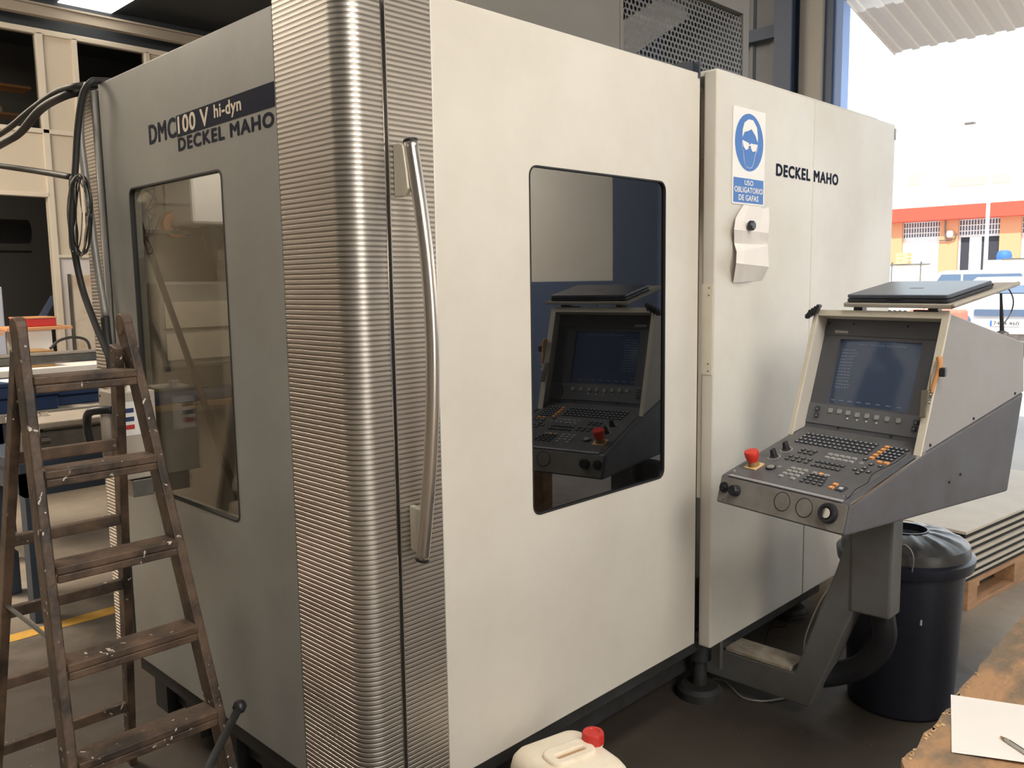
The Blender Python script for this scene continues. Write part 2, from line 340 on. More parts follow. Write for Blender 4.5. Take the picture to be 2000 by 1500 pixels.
def lathe(bm, prof, c=(0, 0, 0), seg=32, mtx=None, closed=True):
    """prof: list of (r,z)"""
    rings = []
    for r, z in prof:
        if r < 1e-5: rings.append([bm.verts.new((c[0], c[1], c[2] + z))])
        else: rings.append([bm.verts.new((c[0] + r * math.cos(2 * PI * k / seg), c[1] + r * math.sin(2 * PI * k / seg), c[2] + z)) for k in range(seg)])
    for a, b in zip(rings, rings[1:]):
        for k in range(seg):
            k2 = (k + 1) % seg
            if len(a) == 1 and len(b) == 1: continue
            if len(a) == 1: bm.faces.new((a[0], b[k], b[k2]))
            elif len(b) == 1: bm.faces.new((a[k], b[0], a[k2]))
            else: bm.faces.new((a[k], b[k], b[k2], a[k2]))
    if closed:
        if len(rings[0]) > 1: bm.faces.new(rings[0])
        if len(rings[-1]) > 1: bm.faces.new(rings[-1][::-1])
    if mtx is not None:
        for rg in rings:
            for v in rg: v.co = mtx @ v.co
    return bm
def prism(bm, poly, d0, d1, mtx=None, mi=0):
    """poly in local xy, extruded along local z d0..d1"""
    a = [bm.verts.new((p[0], p[1], d0)) for p in poly]; b = [bm.verts.new((p[0], p[1], d1)) for p in poly]
    bm.faces.new(a[::-1]).material_index = mi; bm.faces.new(b).material_index = mi
    n = len(poly)
    for i in range(n): bm.faces.new((a[i], a[(i + 1) % n], b[(i + 1) % n], b[i])).material_index = mi
    if mtx is not None:
        for v in a + b: v.co = mtx @ v.co
    return bm
def rrect(x0, x1, y0, y1, r, n=5):
    P = []
    for cx, cy, a0 in ((x1 - r, y1 - r, 0), (x0 + r, y1 - r, 90), (x0 + r, y0 + r, 180), (x1 - r, y0 + r, 270)):
        for k in range(n + 1):
            a = math.radians(a0 + 90 * k / n); P.append((cx + r * math.cos(a), cy + r * math.sin(a)))
    return P
def circ(cx, cy, r, n=28, ry=None): return [(cx + r * math.cos(2 * PI * k / n), cy + (ry or r) * math.sin(2 * PI * k / n)) for k in range(n)]
def plate(name, polys, d0, d1, mtx, m, parent=None, bevel=0):
    """flat plate with holes: first polygon outer, the rest holes (curve fill), extruded d0..d1 along local z"""
    cu = bpy.data.curves.new('tmp', 'CURVE'); cu.dimensions = '2D'; cu.fill_mode = 'BOTH'
    for P in polys:
        s = cu.splines.new('POLY'); s.points.add(len(P) - 1)
        for i, p in enumerate(P): s.points[i].co = (p[0], p[1], 0, 1)
        s.use_cyclic_u = True
    cu.extrude = max((d1 - d0) / 2 - bevel, 1e-5)
    if bevel: cu.bevel_depth = bevel; cu.offset = -bevel; cu.bevel_resolution = 1
    return from_curve(name, cu, Matrix.Translation((0, 0, (d0 + d1) / 2)), mtx, m, parent)
def from_curve(name, cu, pre, mtx, m, parent):
    o = bpy.data.objects.new('tmp', cu); COL.objects.link(o)
    bpy.context.view_layer.update(); dg = bpy.context.evaluated_depsgraph_get()
    me = bpy.data.meshes.new_from_object(o.evaluated_get(dg)); bpy.data.objects.remove(o); bpy.data.curves.remove(cu)
    me.transform(pre); me.transform(mtx)
    if parent is not None: me.transform(pm(parent).inverted())
    me.name = name; me.materials.clear(); me.materials.append(m)
    ob = bpy.data.objects.new(name, me); COL.objects.link(ob)
    if parent is not None: ob.parent = parent
    return ob
def text(name, s, x0, x1, y0, y1, mtx, m, parent=None, bold=.012, depth=.0006, lift=.0004, shear=0):
    """flat lettering fitted to the rectangle x0..x1, y0..y1 of a plane; bold = stroke widening (fraction of the height)"""
    cu = bpy.data.curves.new('tmp', 'FONT'); cu.body = s; cu.size = 1; cu.resolution_u = 3
    if bold: cu.space_character = 1.0 + bold * 1.6
    o = bpy.data.objects.new('tmp', cu); COL.objects.link(o)
    bpy.context.view_layer.update(); dg = bpy.context.evaluated_depsgraph_get()
    me = bpy.data.meshes.new_from_object(o.evaluated_get(dg)); bpy.data.objects.remove(o); bpy.data.curves.remove(cu)
    xs = [v.co.x for v in me.vertices]; ys = [v.co.y for v in me.vertices]
    sx = (x1 - x0) / (max(xs) - min(xs)); sy = (y1 - y0) / (max(ys) - min(ys)); w_ = bold * (y1 - y0)
    V = [(x0 + (v.co.x - min(xs)) * sx, y0 + (v.co.y - min(ys)) * sy) for v in me.vertices]; Fc = [tuple(p_.vertices) for p_ in me.polygons]
    shifts = [(0, 0)] + ([(-w_, 0), (w_, 0), (-w_ * .5, w_ * .6), (w_ * .5, w_ * .6), (-w_ * .5, -w_ * .6), (w_ * .5, -w_ * .6)] if bold else [])
    VV = []; FF_ = []
    for k_, (dx, dy) in enumerate(shifts):
        b_ = len(VV); VV += [(x + dx, y_ + dy, lift + .00008 * k_) for x, y_ in V]; FF_ += [tuple(i + b_ for i in f_) for f_ in Fc]
    me2 = bpy.data.meshes.new(name); me2.from_pydata(VV, [], FF_); me2.transform(mtx); bpy.data.meshes.remove(me)
    if parent is not None: me2.transform(pm(parent).inverted())
    me2.materials.append(m)
    ob = bpy.data.objects.new(name, me2); COL.objects.link(ob)
    if parent is not None: ob.parent = parent
    return ob

# ================================================================== SETTING
WX = 6.0
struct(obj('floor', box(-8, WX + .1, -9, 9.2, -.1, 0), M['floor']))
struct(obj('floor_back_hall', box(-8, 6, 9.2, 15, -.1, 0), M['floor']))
struct(obj('ceiling', box(-8, WX + .1, -9, 9.1, 4.8, 4.9), M['roof']))
bm = bmesh.new()
# far wall behind the partition's open bay, back hall is dark
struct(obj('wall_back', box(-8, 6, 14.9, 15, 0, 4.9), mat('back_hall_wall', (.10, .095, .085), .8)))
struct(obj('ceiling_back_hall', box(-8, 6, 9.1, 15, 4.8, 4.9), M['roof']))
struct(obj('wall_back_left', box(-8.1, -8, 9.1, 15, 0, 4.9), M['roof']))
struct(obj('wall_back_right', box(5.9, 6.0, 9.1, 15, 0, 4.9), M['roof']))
struct(obj('wall_front', box(-8, WX, -9.1, -9, 0, 4.9), mat('front_wall', (.30, .28, .25), .7)))
struct(obj('wall_west', box(-8.1, -8, -9, 9.1, 0, 4.9), mat('west_wall', (.34, .32, .28), .7)))
# --- wall_right: corrugated sheet, columns, purlin, big door opening y -3.25..1.53
wr = bmesh.new()
y = 2.0
prof = []
while y < 9.0:
    prof += [(y, 0), (y + .14, 0), (y + .155, -.035), (y + .185, -.035), (y + .20, 0)]; y += .20
for z0, z1 in ((0, 4.8),):
    a = [wr.verts.new((WX + .05 + d, yy, z0)) for yy, d in prof]; b = [wr.verts.new((WX + .05 + d, yy, z1)) for yy, d in prof]
    for i in range(len(prof) - 1): wr.faces.new((a[i], a[i + 1], b[i + 1], b[i]))
WR = struct(obj('wall_right', wr, M['bluegrey']))
struct(obj('wall_right_lintel', box(WX, WX + .1, -3.25, 1.56, 3.86, 4.8), M['colbeige'], bevel=.004))
def wallpart(name, y0, y1, x0, x1, z0, z1, m, bev=.004): return struct(obj(name, box(x0, x1, y0, y1, z0, z1), m, WR, bevel=bev))
o = obj('jamb', box(WX - .02, WX + .12, 1.53, 1.60, 0, 3.87), M['bluejamb'], WR, bevel=.003)
o = obj('jamb_seal', box(WX - .05, WX + .1, 1.60, 1.67, 0, 4.3), M['bluesteel'], WR)
obj('column_panel', box(WX - .10, WX + .05, 1.67, 1.87, 0, 4.8), M['colbeige'], WR, bevel=.01)
bm = bmesh.new(); bx(bm, WX - .22, WX + .0, 1.93, 1.95, 0, 4.8); bx(bm, WX - .24, WX - .22, 1.87, 2.02, 0, 4.8); bx(bm, WX - .02, WX, 1.87, 2.02, 0, 4.8)
obj('steel_column', bm, M['bluesteel'], WR)
for z in (3.66, 1.5):
    bm = bmesh.new(); bx(bm, WX - .06, WX + .01, 2.02, 9, z, z + .10); bx(bm, WX - .09, WX - .06, 2.02, 9, z - .01, z + .02)
    obj('purlin', bm, M['bluesteel'], WR)
# far side of the door opening: blue column, clad wall with dark machines in front
WR2 = struct(obj('wall_right_far', box(WX, WX + .1, -9, -3.8, 1.6, 4.8), M['part_cream']))
obj('dado', box(WX - .03, WX + .1, -9, -3.8, 0, 1.6), M['bluesteel'], WR2)
obj('steel_column', box(WX - .12, WX + .1, -3.8, -3.25, 0, 4.8), M['bluesteel'], WR2)
# --- partition (offices above, open bay below)
PY = 9.0
pb = bmesh.new()
def P(x0, x1, z0, z1, d=.06): bx(pb, x0, x1, PY, PY + d, z0, z1)
P(-8, -3.4, 0, 4.42); P(-3.4, 2.26, 2.64, 3.37); P(2.26, 2.62, 3.37, 4.40); P(2.26, 6, 1.96, 3.37); P(-3.4, -1.2, 3.37, 4.42)
P(3.47, 6, 3.37, 4.42); P(.0, .35, 3.37, 4.42)
PW = struct(obj('wall_left', pb, M['part_cream']))
obj('lower_panel', box(2.26, 6, PY, PY + .06, 0, 1.96), M['part_white'], PW)
obj('fascia', box(-8, 6, PY - .02, PY + .1, 4.45, 4.8), M['roof'], PW)
def mullion(x0, x1, z0, z1, d=.035): obj('mullion', box(x0, x1, PY - d, PY + .07, z0, z1), M['part_frame'], PW, bevel=.006)
mullion(-8, 6, 4.40, 4.46); mullion(-8, 6, 3.33, 3.38); mullion(2.24, 2.31, 0, 4.42); mullion(2.61, 2.67, 2.0, 4.42); mullion(3.44, 3.50, 3.37, 4.42)
mullion(-8, 2.26, 2.63, 2.68); mullion(2.30, 6, 1.955, 1.99); mullion(.35, .41, 3.37, 4.42); mullion(-.06, 0, 2.63, 4.42); mullion(-1.2, -1.14, 2.63, 4.42); mullion(-3.4, -3.34, 0, 4.42)
mullion(-5.5, -5.44, 0, 4.42)
for i, (x0, x1) in enumerate(((.41, 2.24), (2.67, 3.44), (-1.14, -.06))):
    w_ = struct(obj('window_%d' % (i + 1), box(x0, x1, PY + .02, PY + .03, 3.38, 4.40), M['office_glass']))
# office behind the glass: floor, back wall, ceiling (upper storey)
struct(obj('floor_office', box(-1.5, 5.9, PY + .07, 12.5, 3.1, 3.2), M['concbench']))
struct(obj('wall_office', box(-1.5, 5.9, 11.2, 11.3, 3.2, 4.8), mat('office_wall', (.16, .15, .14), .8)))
# --- ceiling beams and skylight
def ibeam(name, y, z, x0=-8, x1=6, m='beam_light', parent=None, w=.16, h=.2):
    b_ = bmesh.new(); bx(b_, x0, x1, y - w / 2, y + w / 2, z, z + .02); bx(b_, x0, x1, y - .01, y + .01, z + .02, z + h - .02); bx(b_, x0, x1, y - w / 2, y + w / 2, z + h - .02, z + h)
    return struct(obj(name, b_, M[m]))
ibeam('trim_1', 8.72, 4.52, w=.09, h=.13); ibeam('trim_2', 4.0, 4.6, m='beam_dark'); ibeam('trim_3', -2.5, 4.6, m='beam_dark')
struct(obj('window_4', box(pt(120, 0, 'z', 4.78).x, pt(252, 6, 'z', 4.78).x, pt(190, 22, 'z', 4.78).y - .9, pt(190, 22, 'z', 4.78).y, 4.78, 4.79), M['skylight']))
struct(obj('window_5', box(-5.4, -3.8, -.4, 4.8, 4.78, 4.79), M['skylight_dim']))
# --- floor line
bm = bmesh.new(); random.seed(3)
n = 60; a = []; b = []
for k in range(n + 1):
    x = -7 + 9.5 * k / n
    a.append(bm.verts.new((x, 2.72 - .045 + random.uniform(-.008, .006), .0015))); b.append(bm.verts.new((x, 2.72 + .045 + random.uniform(-.006, .008), .0015)))
for k in range(n): bm.faces.new((a[k], a[k + 1], b[k + 1], b[k]))
struct(obj('trim_4', bm, M['yellowline']))

# --- outside
bm = bmesh.new()
xs = [WX + .1, 12, 41, 47, 90]; zs = [0, 0, 0, 1.25, 1.3]
for i in range(4):
    v = [bm.verts.new((xs[i], -60, zs[i])), bm.verts.new((xs[i + 1], -60, zs[i + 1])), bm.verts.new((xs[i + 1], 70, zs[i + 1])), bm.verts.new((xs[i], 70, zs[i]))]
    bm.faces.new(v)
struct(obj('ground', bm, M['conc_out']))
# sloping canopy over the door
cv = bmesh.new(); sl = math.tan(math.radians(12.5)); y = 1.52; prof = []
while y > -6:
    prof += [(y, 0), (y - .055, 0), (y - .066, .014), (y - .138, .014), (y - .151, 0)]; y -= .151
for dz in (0, .004):
    a = [cv.verts.new((WX + .02, yy, 3.84 + d + dz)) for yy, d in prof]; b = [cv.verts.new((7.08, yy, 3.84 - 1.06 * sl + d + dz)) for yy, d in prof]
    for i in range(len(prof) - 1): cv.faces.new((a[i], a[i + 1], b[i + 1], b[i]))
can = obj('canopy', cv, M['canopy']); tag(can, 'corrugated cream canopy sloping out over the big door opening', 'canopy')
obj('edge_trim', box(-.01, .0, 0, .08, -.01, .05).__class__() if False else box(7.07, 7.085, -6, 1.52, 3.84 - 1.07 * sl + .03, 3.84 - 1.07 * sl + .05), M['greysteel'], can)
bm = bmesh.new(); beam(bm, (WX + .02, 1.525, 3.85), (7.09, 1.525, 3.85 - 1.07 * sl), .012, .045, (0, 1, 0)); obj('side_trim', bm, M['canopy'], can)

# ---- facade of the building across the yard
FX = 55.0
fb = thing('warehouse_building', 'white warehouse across the yard with red band, orange piers and barred white gates', 'building', (FX, 14, 1.3))
obj('upper_wall', box(FX, FX + 8, -14, 34, 5.4, 8.6), M['facade'], fb)
obj('red_band', box(FX - 1.0, FX, -14, 34, 4.92, 5.72), M['band'], fb)
def fpart(name, y0, y1, z0, z1, m, d=.15, par=None, x=FX): return obj(name, box(x - d, x + .2, y0, y1, z0, z1), m, par or fb)
bays = [(-8, -4.6), (-2.2, 1.2), (3.6, 7.0), (9.0, 12.25), (13.35, 15.6), (16.65, 18.85), (20.6, 24.0), (26, 29.4)]
prev = -14.0
for y0, y1 in bays + [(34, 34)]:
    fpart('pier', prev, y0, 1.2, 4.95, M['salmon'], .3); prev = y1
for gi, (y0, y1) in enumerate(bays):
    openg = (gi == 4)
    g = fpart('gate', y0, y1, 1.2 if not openg else 3.85, 3.85 if not openg else 4.0, M['gate'], .05)
    if openg:
        fpart('doorway', y0, y1, 1.2, 3.85, M['gap'], .0)
        fpart('gate_leaf', 14.35, 15.0, 1.2, 3.85, M['gate'], .08)
        fpart('gate_leaf', 15.5, 15.6, 1.2, 3.85, M['gate'], .08)
    bmg = bmesh.new(); nb = int((y1 - y0) / .155)
    for k in range(nb + 1):
        yy = y0 + (y1 - y0) * k / nb; bx(bmg, FX - .10, FX - .05, yy - .028, yy + .028, 3.85, 4.95)
    for zz in (3.9, 4.22, 4.55, 4.88): bx(bmg, FX - .11, FX - .04, y0, y1, zz - .03, zz + .03)
    gr = obj('gate_grille', bmg, M['gate'], fb)
    fpart('grille_backing', y0, y1, 3.98, 4.95, mat('grille_dark', (.28, .29, .32), .7) if gi == 0 else bpy.data.materials['grille_dark'], .0)
for y0, z0, w_, h_ in ((18.0, 7.2, .7, .7), (13.0, 6.9, 3.4, .5)):
    fpart('window', y0, y0 + w_, z0, z0 + h_, mat('pale_window', (.70, .58, .42), .6) if w_ < 1 else bpy.data.materials['pale_window'], .03)
bm = bmesh.new(); tube(bm, [(FX - .4, 16.3, 4.9), (FX - .4, 16.3, 4.2), (FX - .4, 16.2, 3.7)], .04, 6, 3); tube(bm, [(FX - .4, 16.6, 3.7), (FX - .4, 15.8, 3.75), (FX - .4, 15.66, 4.1)], .04, 6, 4); obj('wall_pipe', bm, M['greysteel'], fb)
bm = bmesh.new(); lathe(bm, [(0, -.1), (.16, -.08), (.2, .1), (.16, .3), (0, .34)], (FX - .45, 16.0, 3.95), 10); obj('wall_lamp', bm, M['white'], fb)
# yard wall with rail, containers
yw = thing('yard_wall', 'low white yard wall with a dark top rail in front of the warehouse', 'wall', (50, 20, 1.2))
obj('wall_body', box(50, 50.2, 15.2, 30, 1.0, 2.22), M['facade'], yw); obj('top_rail', box(49.95, 50.25, 15.6, 30, 2.22, 2.29), M['greysteel'], yw)
for k in range(5): obj('rail_post', box(49.98, 50.1, 16 + k * 1.6, 16.06 + k * 1.6, 1.1, 2.4), M['greysteel'], yw)
yw2 = thing('white_container', 'white container with dark top rail right of the lamp post', 'container', (48, 9, 1.1))
obj('container_body', box(48, 50.5, 6, 12.05, 1.0, 2.35), M['facade'], yw2); obj('top_rail', box(47.95, 48.0, 6, 11.4, 2.35, 2.42), M['greysteel'], yw2)
for k in range(4): obj('container_rib', box(47.95, 48, 7 + k * 1.5, 7.06 + k * 1.5, 1.05, 2.35), M['gate'], yw2)
c3 = tag(center(obj('storage_box', box(48.2, 49.6, 6.2, 10.3, 2.42, 3.4), M['facade'], bevel=.05)), 'white box standing on the white container by the blue tarp', 'box')
bm = bmesh.new(); lathe(bm, [(0, 0), (.34, 0), (.38, .2), (.32, .42), (.18, .5), (0, .5)], (48.8, 11.5, 2.35), 12); tag(center(obj('tarp_bundle', bm, M['carblue'], smooth=True)), 'bright blue covered bundle on the edge of the white container', 'bundle')
c4 = thing('crate_stack', 'pale yellow crate stack standing on the low yard wall', 'crate', (50.1, 17.0, 2.29))
for k in range(3): obj('crate', box(49.8, 50.4, 16.7, 17.35, 2.29 + k * .22, 2.48 + k * .22), M['yellow'], c4)
# lamp post
lp = thing('street_lamp', 'tall white lamp post in the yard with an arm lamp', 'street lamp', (46, 11.55, 1.0))
base = pt(1923, 546, 'x', 46); 
bm = bmesh.new(); tube(bm, [(46, base.y, 1.0), (46, base.y, 8.9)], .09, 10, 0, rfun=lambda t: .11 - .04 * t); obj('pole', bm, M['gate'], lp, smooth=True)
bm = bmesh.new(); tube(bm, [(46, base.y, 8.9), (46, base.y + .15, 9.2), (46, base.y + .6, 9.3)], .04, 8, 5); obj('lamp_arm', bm, M['gate'], lp)
q = pt(1895, 241, 'x', 46); bm = bmesh.new(); bx(bm, 45.9, 46.15, q.y - .22, q.y + .25, q.z - .05, q.z + .06); obj('lamp_head', bm, M['greysteel'], lp, bevel=.03)
# vehicles
def vehicle(name, label, x, y, z, L_, W_, H_, bon, cab, mbody, heading, hood_h=.95, plate_=False):
    t = thing(name, label, 'vehicle' if 'van' in name else 'car', (x, y, z), rotz=heading)
    T = pm(t)
    pr = [(0, .32), (0, .62), (.06, hood_h * .86), (bon * .4, hood_h), (bon, hood_h + .08), (bon + cab, H_ - .06), (bon + cab + .3, H_), (L_ - .5, H_), (L_ - .12, hood_h + .1), (L_, .7), (L_ - .05, .32)]
    fr = Matrix(((1, 0, 0, 0), (0, 0, -1, 0), (0, 1, 0, 0), (0, 0, 0, 1)))
    b_ = bmesh.new(); prism(b_, pr, -W_ / 2, W_ / 2, T @ fr); obj('body', b_, mbody, t, bevel=.06, seg=3)
    b_ = bmesh.new()
    pw = [(bon + .03, hood_h + .11), (bon + cab - .02, H_ - .10), (bon + cab + .02, H_ - .10), (bon + .13, hood_h + .11)]
    sp = [(bon + .3, hood_h + .12), (bon + cab + .12, H_ - .16), (bon + cab + .12 + .75, H_ - .16), (bon + cab + .12 + .75, hood_h + .12)]
    prism(b_, [(a_ - .03, c_) for a_, c_ in pw], -W_ / 2 + .12, W_ / 2 - .12, T @ fr); obj('windscreen', b_, M['carglass'], t)
    b_ = bmesh.new(); prism(b_, sp, -W_ / 2 - .012, W_ / 2 + .012, T @ fr); obj('side_window', b_, M['carglass'], t)
    sp2 = [(p_[0] + .85, p_[1]) for p_ in sp[2:]]; sp2 = [(sp[2][0] + .08, sp[3][1]), (sp[2][0] + .08, sp[2][1]), (L_ - .75, sp[2][1]), (L_ - .45, sp[3][1])]
    b_ = bmesh.new(); prism(b_, sp2, -W_ / 2 - .012, W_ / 2 + .012, T @ fr); obj('side_window', b_, M['carglass'], t)
    for wx in (.75, L_ - .75):
        for s in (-1, 1):
            b_ = bmesh.new(); lathe(b_, [(0, -.09), (.2, -.1), (.31, -.09), (.32, 0), (.31, .09), (0, .09)], (0, 0, 0), 18, T @ Matrix.Translation((wx, s * (W_ / 2 - .08), .32)) @ Matrix.Rotation(PI / 2, 4, 'X')); obj('wheel', b_, M['tyre'], t)
    b_ = bmesh.new(); prism(b_, rrect(-W_ / 2 + .42, W_ / 2 - .42, .80, .93, .04), 0, .03, T @ frame((0, 0, 0), (0, -1, 0), (0, 0, 1))); obj('grille', b_, M['carglass'], t)
    b_ = bmesh.new(); bx(b_, -.05, .02, -W_ / 2 + .1, W_ / 2 - .1, .33, .46, T); obj('lower_bumper', b_, M['greysteel'], t)
    for s in (-1, 1):
        b_ = bmesh.new(); lathe(b_, [(0, .04), (.11, .03), (.13, 0)], (0, 0, 0), 16, T @ Matrix.Translation((.01, s * (W_ / 2 - .24), .70)) @ Matrix.Rotation(-PI / 2, 4, 'Y')); obj('headlight', b_, M['carglass'], t)
        b_ = bmesh.new(); bx(b_, bon + .15, bon + .25, s * (W_ / 2 + .02), s * (W_ / 2 + .2), hood_h + .1, hood_h + .28, T); obj('side_mirror', b_, M['tyre'], t, bevel=.02)
    if plate_:
        pmx = T @ frame((-.012, 0, .66), (0, -1, 0), (0, 0, 1))
        b_ = bmesh.new(); prism(b_, rrect(-.26, .26, -.055, .055, .01), 0, .012, pmx); npl = obj('number_plate', b_, M['white'], t)
        b_ = bmesh.new(); prism(b_, [(-.26, -.055), (-.225, -.055), (-.225, .055), (-.26, .055)], .012, .016, pmx); obj('plate_band', b_, M['carblue'], npl)
        text('plate_text', '7444 460', -.2, .24, -.035, .035, pmx @ Matrix.Translation((0, 0, .012)), M['navy'], npl)
    return t
p0 = pt(1950, 620, 'x', 17.5)
vehicle('van', 'white van parked facing the door, seen behind the laptop stand', 17.4, p0.y - .15, 0, 4.6, 1.95, 1.55, .9, .55, M['carwhite'], .05, 1.12, True)
vehicle('parked_van', 'white van nearest the yard wall with two blue-tinted side windows', 38, pt(1800, 540, 'x', 38).y, 0, 4.8, 1.9, 1.80, .5, .5, M['carwhite'], -PI / 2, 1.05)
vehicle('parked_car', 'white car with arched side window parked in front of the yard gates', 31, pt(1872, 548, 'x', 31).y + .8, 0, 4.0, 1.75, 1.45, 1.0, .8, M['carwhite'], -PI / 2 , .9)
o = tag(center(obj('orange_barrier', box(15.0, 15.4, pt(1886, 600, 'x', 15.2).y, pt(1886, 600, 'x', 15.2).y + .9, 0, 1.0), mat('salmon_panel', (.72, .22, .15), .6), bevel=.05)), 'orange-red panel leaning by the white van left of its bonnet', 'panel')

# ================================================================== THE MILLING MACHINE
mm = thing('milling_machine', 'large cream and grey machining centre with ribbed steel corner and dark windows', 'machine', (1.5, 1.2, 0))
FL = frame((0, 0, 0), (0, -1, 0), (0, 0, 1))      # left face: local x = -y, local y = z, normal -x
FR = frame((0, 0, 0), (1, 0, 0), (0, 0, 1))       # right face: local x = x, normal -y
ZB, ZT = .315, 2.262
lp_ = plate('left_panel', [[(-1.372, ZB), (-.283, ZB), (-.283, ZT), (-1.372, ZT)], rrect(-1.178, -.572, .945, 1.91, .022)], -.035, 0, FL, M['grey_panel'], mm, bevel=.002)
gk = plate('window_gasket', [rrect(-1.180, -.570, .943, 1.912, .024), rrect(-1.175, -.575, .948, 1.907, .02)], -.014, .0015, FL, M['gasket'], mm)
gk = plate('window_pane', [rrect(-1.18, -.57, .943, 1.912, .022)], -.012, -.007, FL, M['window_clear'], mm)
gk['label'] = 'hazy clear window in the grey side panel'
# rolled left end of the grey panel, silver conduit strip, narrow ribbed strip
bm = bmesh.new(); prism(bm, [(0, 1.372), (.006, 1.385), (.02, 1.395), (.035, 1.40), (.035, 1.372)], ZB, ZT); obj('panel_roll', bm, M['grey_panel'], mm, smooth='auto')
def ribbed(name, prof, z0, z1, pitch=.012, dep=.0009, parent=mm, cap=True):
    """sheet whose plan outline is prof (list of (x,y) with outward normals) carrying horizontal ribs"""
    b_ = bmesh.new(); rows = []
    z = z0
    P2 = [Vector((p[0], p[1], 0)) for p in prof]; nr = []
    for i in range(len(P2)):
        d = (P2[min(i + 1, len(P2) - 1)] - P2[max(i - 1, 0)]).normalized(); nr.append(Vector((-d.y, d.x, 0)))
    k = 0
    seq = []
    while z < z1 - 1e-6:
        seq += [(z, 0), (z + pitch * .52, 0), (z + pitch * .57, -dep), (z + pitch * .95, -dep)]; z += pitch
    seq.append((z1, 0))
    for (zz, off) in seq: rows.append([b_.verts.new((p.x - n_.x * -off, p.y - n_.y * -off, min(zz, z1))) for p, n_ in zip(P2, nr)])
    for i, (a, b) in enumerate(zip(rows, rows[1:])):
        mi = 1 if (i % 4) in (2,) else 0
        for j in range(len(a) - 1):
            f = b_.faces.new((a[j], a[j + 1], b[j + 1], b[j])); f.material_index = mi; f.smooth = False
    back = []
    return obj(name, b_, [M['steel'], M['steel_groove']], parent, smooth='auto')
# plan profile from the left face round the corner to the door gap (outward normal to the left of travel)
prof = [(0, .280)]
rr = .055
for k in range(15):
    a = math.radians(180 + 90 * k / 14); prof.append((rr + rr * math.cos(a), rr + rr * math.sin(a)))
prof.append((.104, 0)); prof = prof[::-1]
ribbed('steel_corner', prof, ZB - .03, ZT + .03)
obj('corner_inner_edge', box(.1035, .1065, -.0015, .03, ZB - .03, ZT + .03), M['chrome'], mm)
obj('corner_backing', box(.032, .10, .032, .275, ZB, ZT), M['dark_iron'], mm)
ribbed('steel_strip', [(0, 1.44), (0, 1.56)][::1][::-1] if False else [(0.0, 1.44), (0.0, 1.56)], ZB - .01, ZT)
bm = bmesh.new(); prism(bm, [(.0, 1.56), (.03, 1.575), (.2, 1.58), (.2, 1.44), (.02, 1.44)], ZB - .01, ZT - .002); obj('strip_backing', bm, M['grey_panel'], mm)
obj('roll_gap', box(.03, .05, 1.38, 1.45, ZB, ZT), M['black'], mm)
bm = bmesh.new(); tube(bm, [(.012, 1.422, .33), (.012, 1.422, 2.25)], .016, 10, 0); obj('edge_pipe', bm, M['silver'], mm, smooth=True)
# door: ribbed steel strip + cream leaf with dark window + bow handle
dr = obj('sliding_door', box(.118, .26, .03, .05, ZB, ZT), M['dark_iron'], mm); dr['label'] = 'cream sliding door with ribbed steel edge and dark window'
ribbed('steel_strip', [(.252, 0), (.118, 0)], ZB - .03, ZT + .02, parent=dr)
obj('strip_edge', box(.117, .119, 0, .03, ZB, ZT), M['steel'], dr)
plate('door_leaf', [[(.253, ZB - .015), (1.425, ZB - .015), (1.425, ZT + .018), (.253, ZT + .018)], rrect(.588, 1.226, .946, 1.911, .028)], -.035, 0, FR, M['panel'], dr, bevel=.003)
plate('window_gasket', [rrect(.586, 1.228, .944, 1.913, .030), rrect(.5905, 1.2235, .9485, 1.9085, .026)], -.014, .0012, FR, M['gasket'], dr)
plate('window_pane', [rrect(.586, 1.228, .944, 1.913, .028)], -.012, -.006, FR, M['window_dark'], dr)
hd = thing('door_handle', '', '', (.15, 0, 1.4)); hd.parent = mm; del hd['label']; del hd['category']; hd.location = (.15 - 1.5, -1.2, 1.4)
hp = [(.150, -.040, 1.922), (.150, -.068, 1.78), (.150, -.089, 1.64), (.150, -.098, 1.484), (.150, -.093, 1.326), (.150, -.078, 1.175), (.150, -.058, 1.044), (.150, -.040, .94)]
bm = bmesh.new(); tube(bm, hp, .0165, 16, 6); obj('grip', bm, M['bar_steel'], hd, smooth=True)
for p_, q_ in ((hp[0], 1), (hp[-1], -1)):
    bm = bmesh.new(); d_ = Vector((0, .028 * .17, .006)) * q_
    tube(bm, [Vector(p_), Vector(p_) + Vector((0, .001, .004 * q_))], .0172, 16, 0); obj('end_cap', bm, M['black'], hd)
bm = bmesh.new(); prism(bm, [(-.034, 1.915), (-.02, 1.92), (.0, 1.92), (0, 1.80), (-.03, 1.80), (-.05, 1.815), (-.044, 1.86)], .130, .146, Matrix(((0, 0, 1, 0), (1, 0, 0, 0), (0, 1, 0, 0), (0, 0, 0, 1)))); obj('bracket', bm, M['panel_side'], hd, bevel=.002)
bm = bmesh.new(); prism(bm, [(-.042, 1.06), (0, 1.065), (0, .955), (-.026, .955)], .146, .162, Matrix(((0, 0, 1, 0), (1, 0, 0, 0), (0, 1, 0, 0), (0, 0, 0, 1)))); obj('bracket', bm, M['panel_side'], hd, bevel=.002)
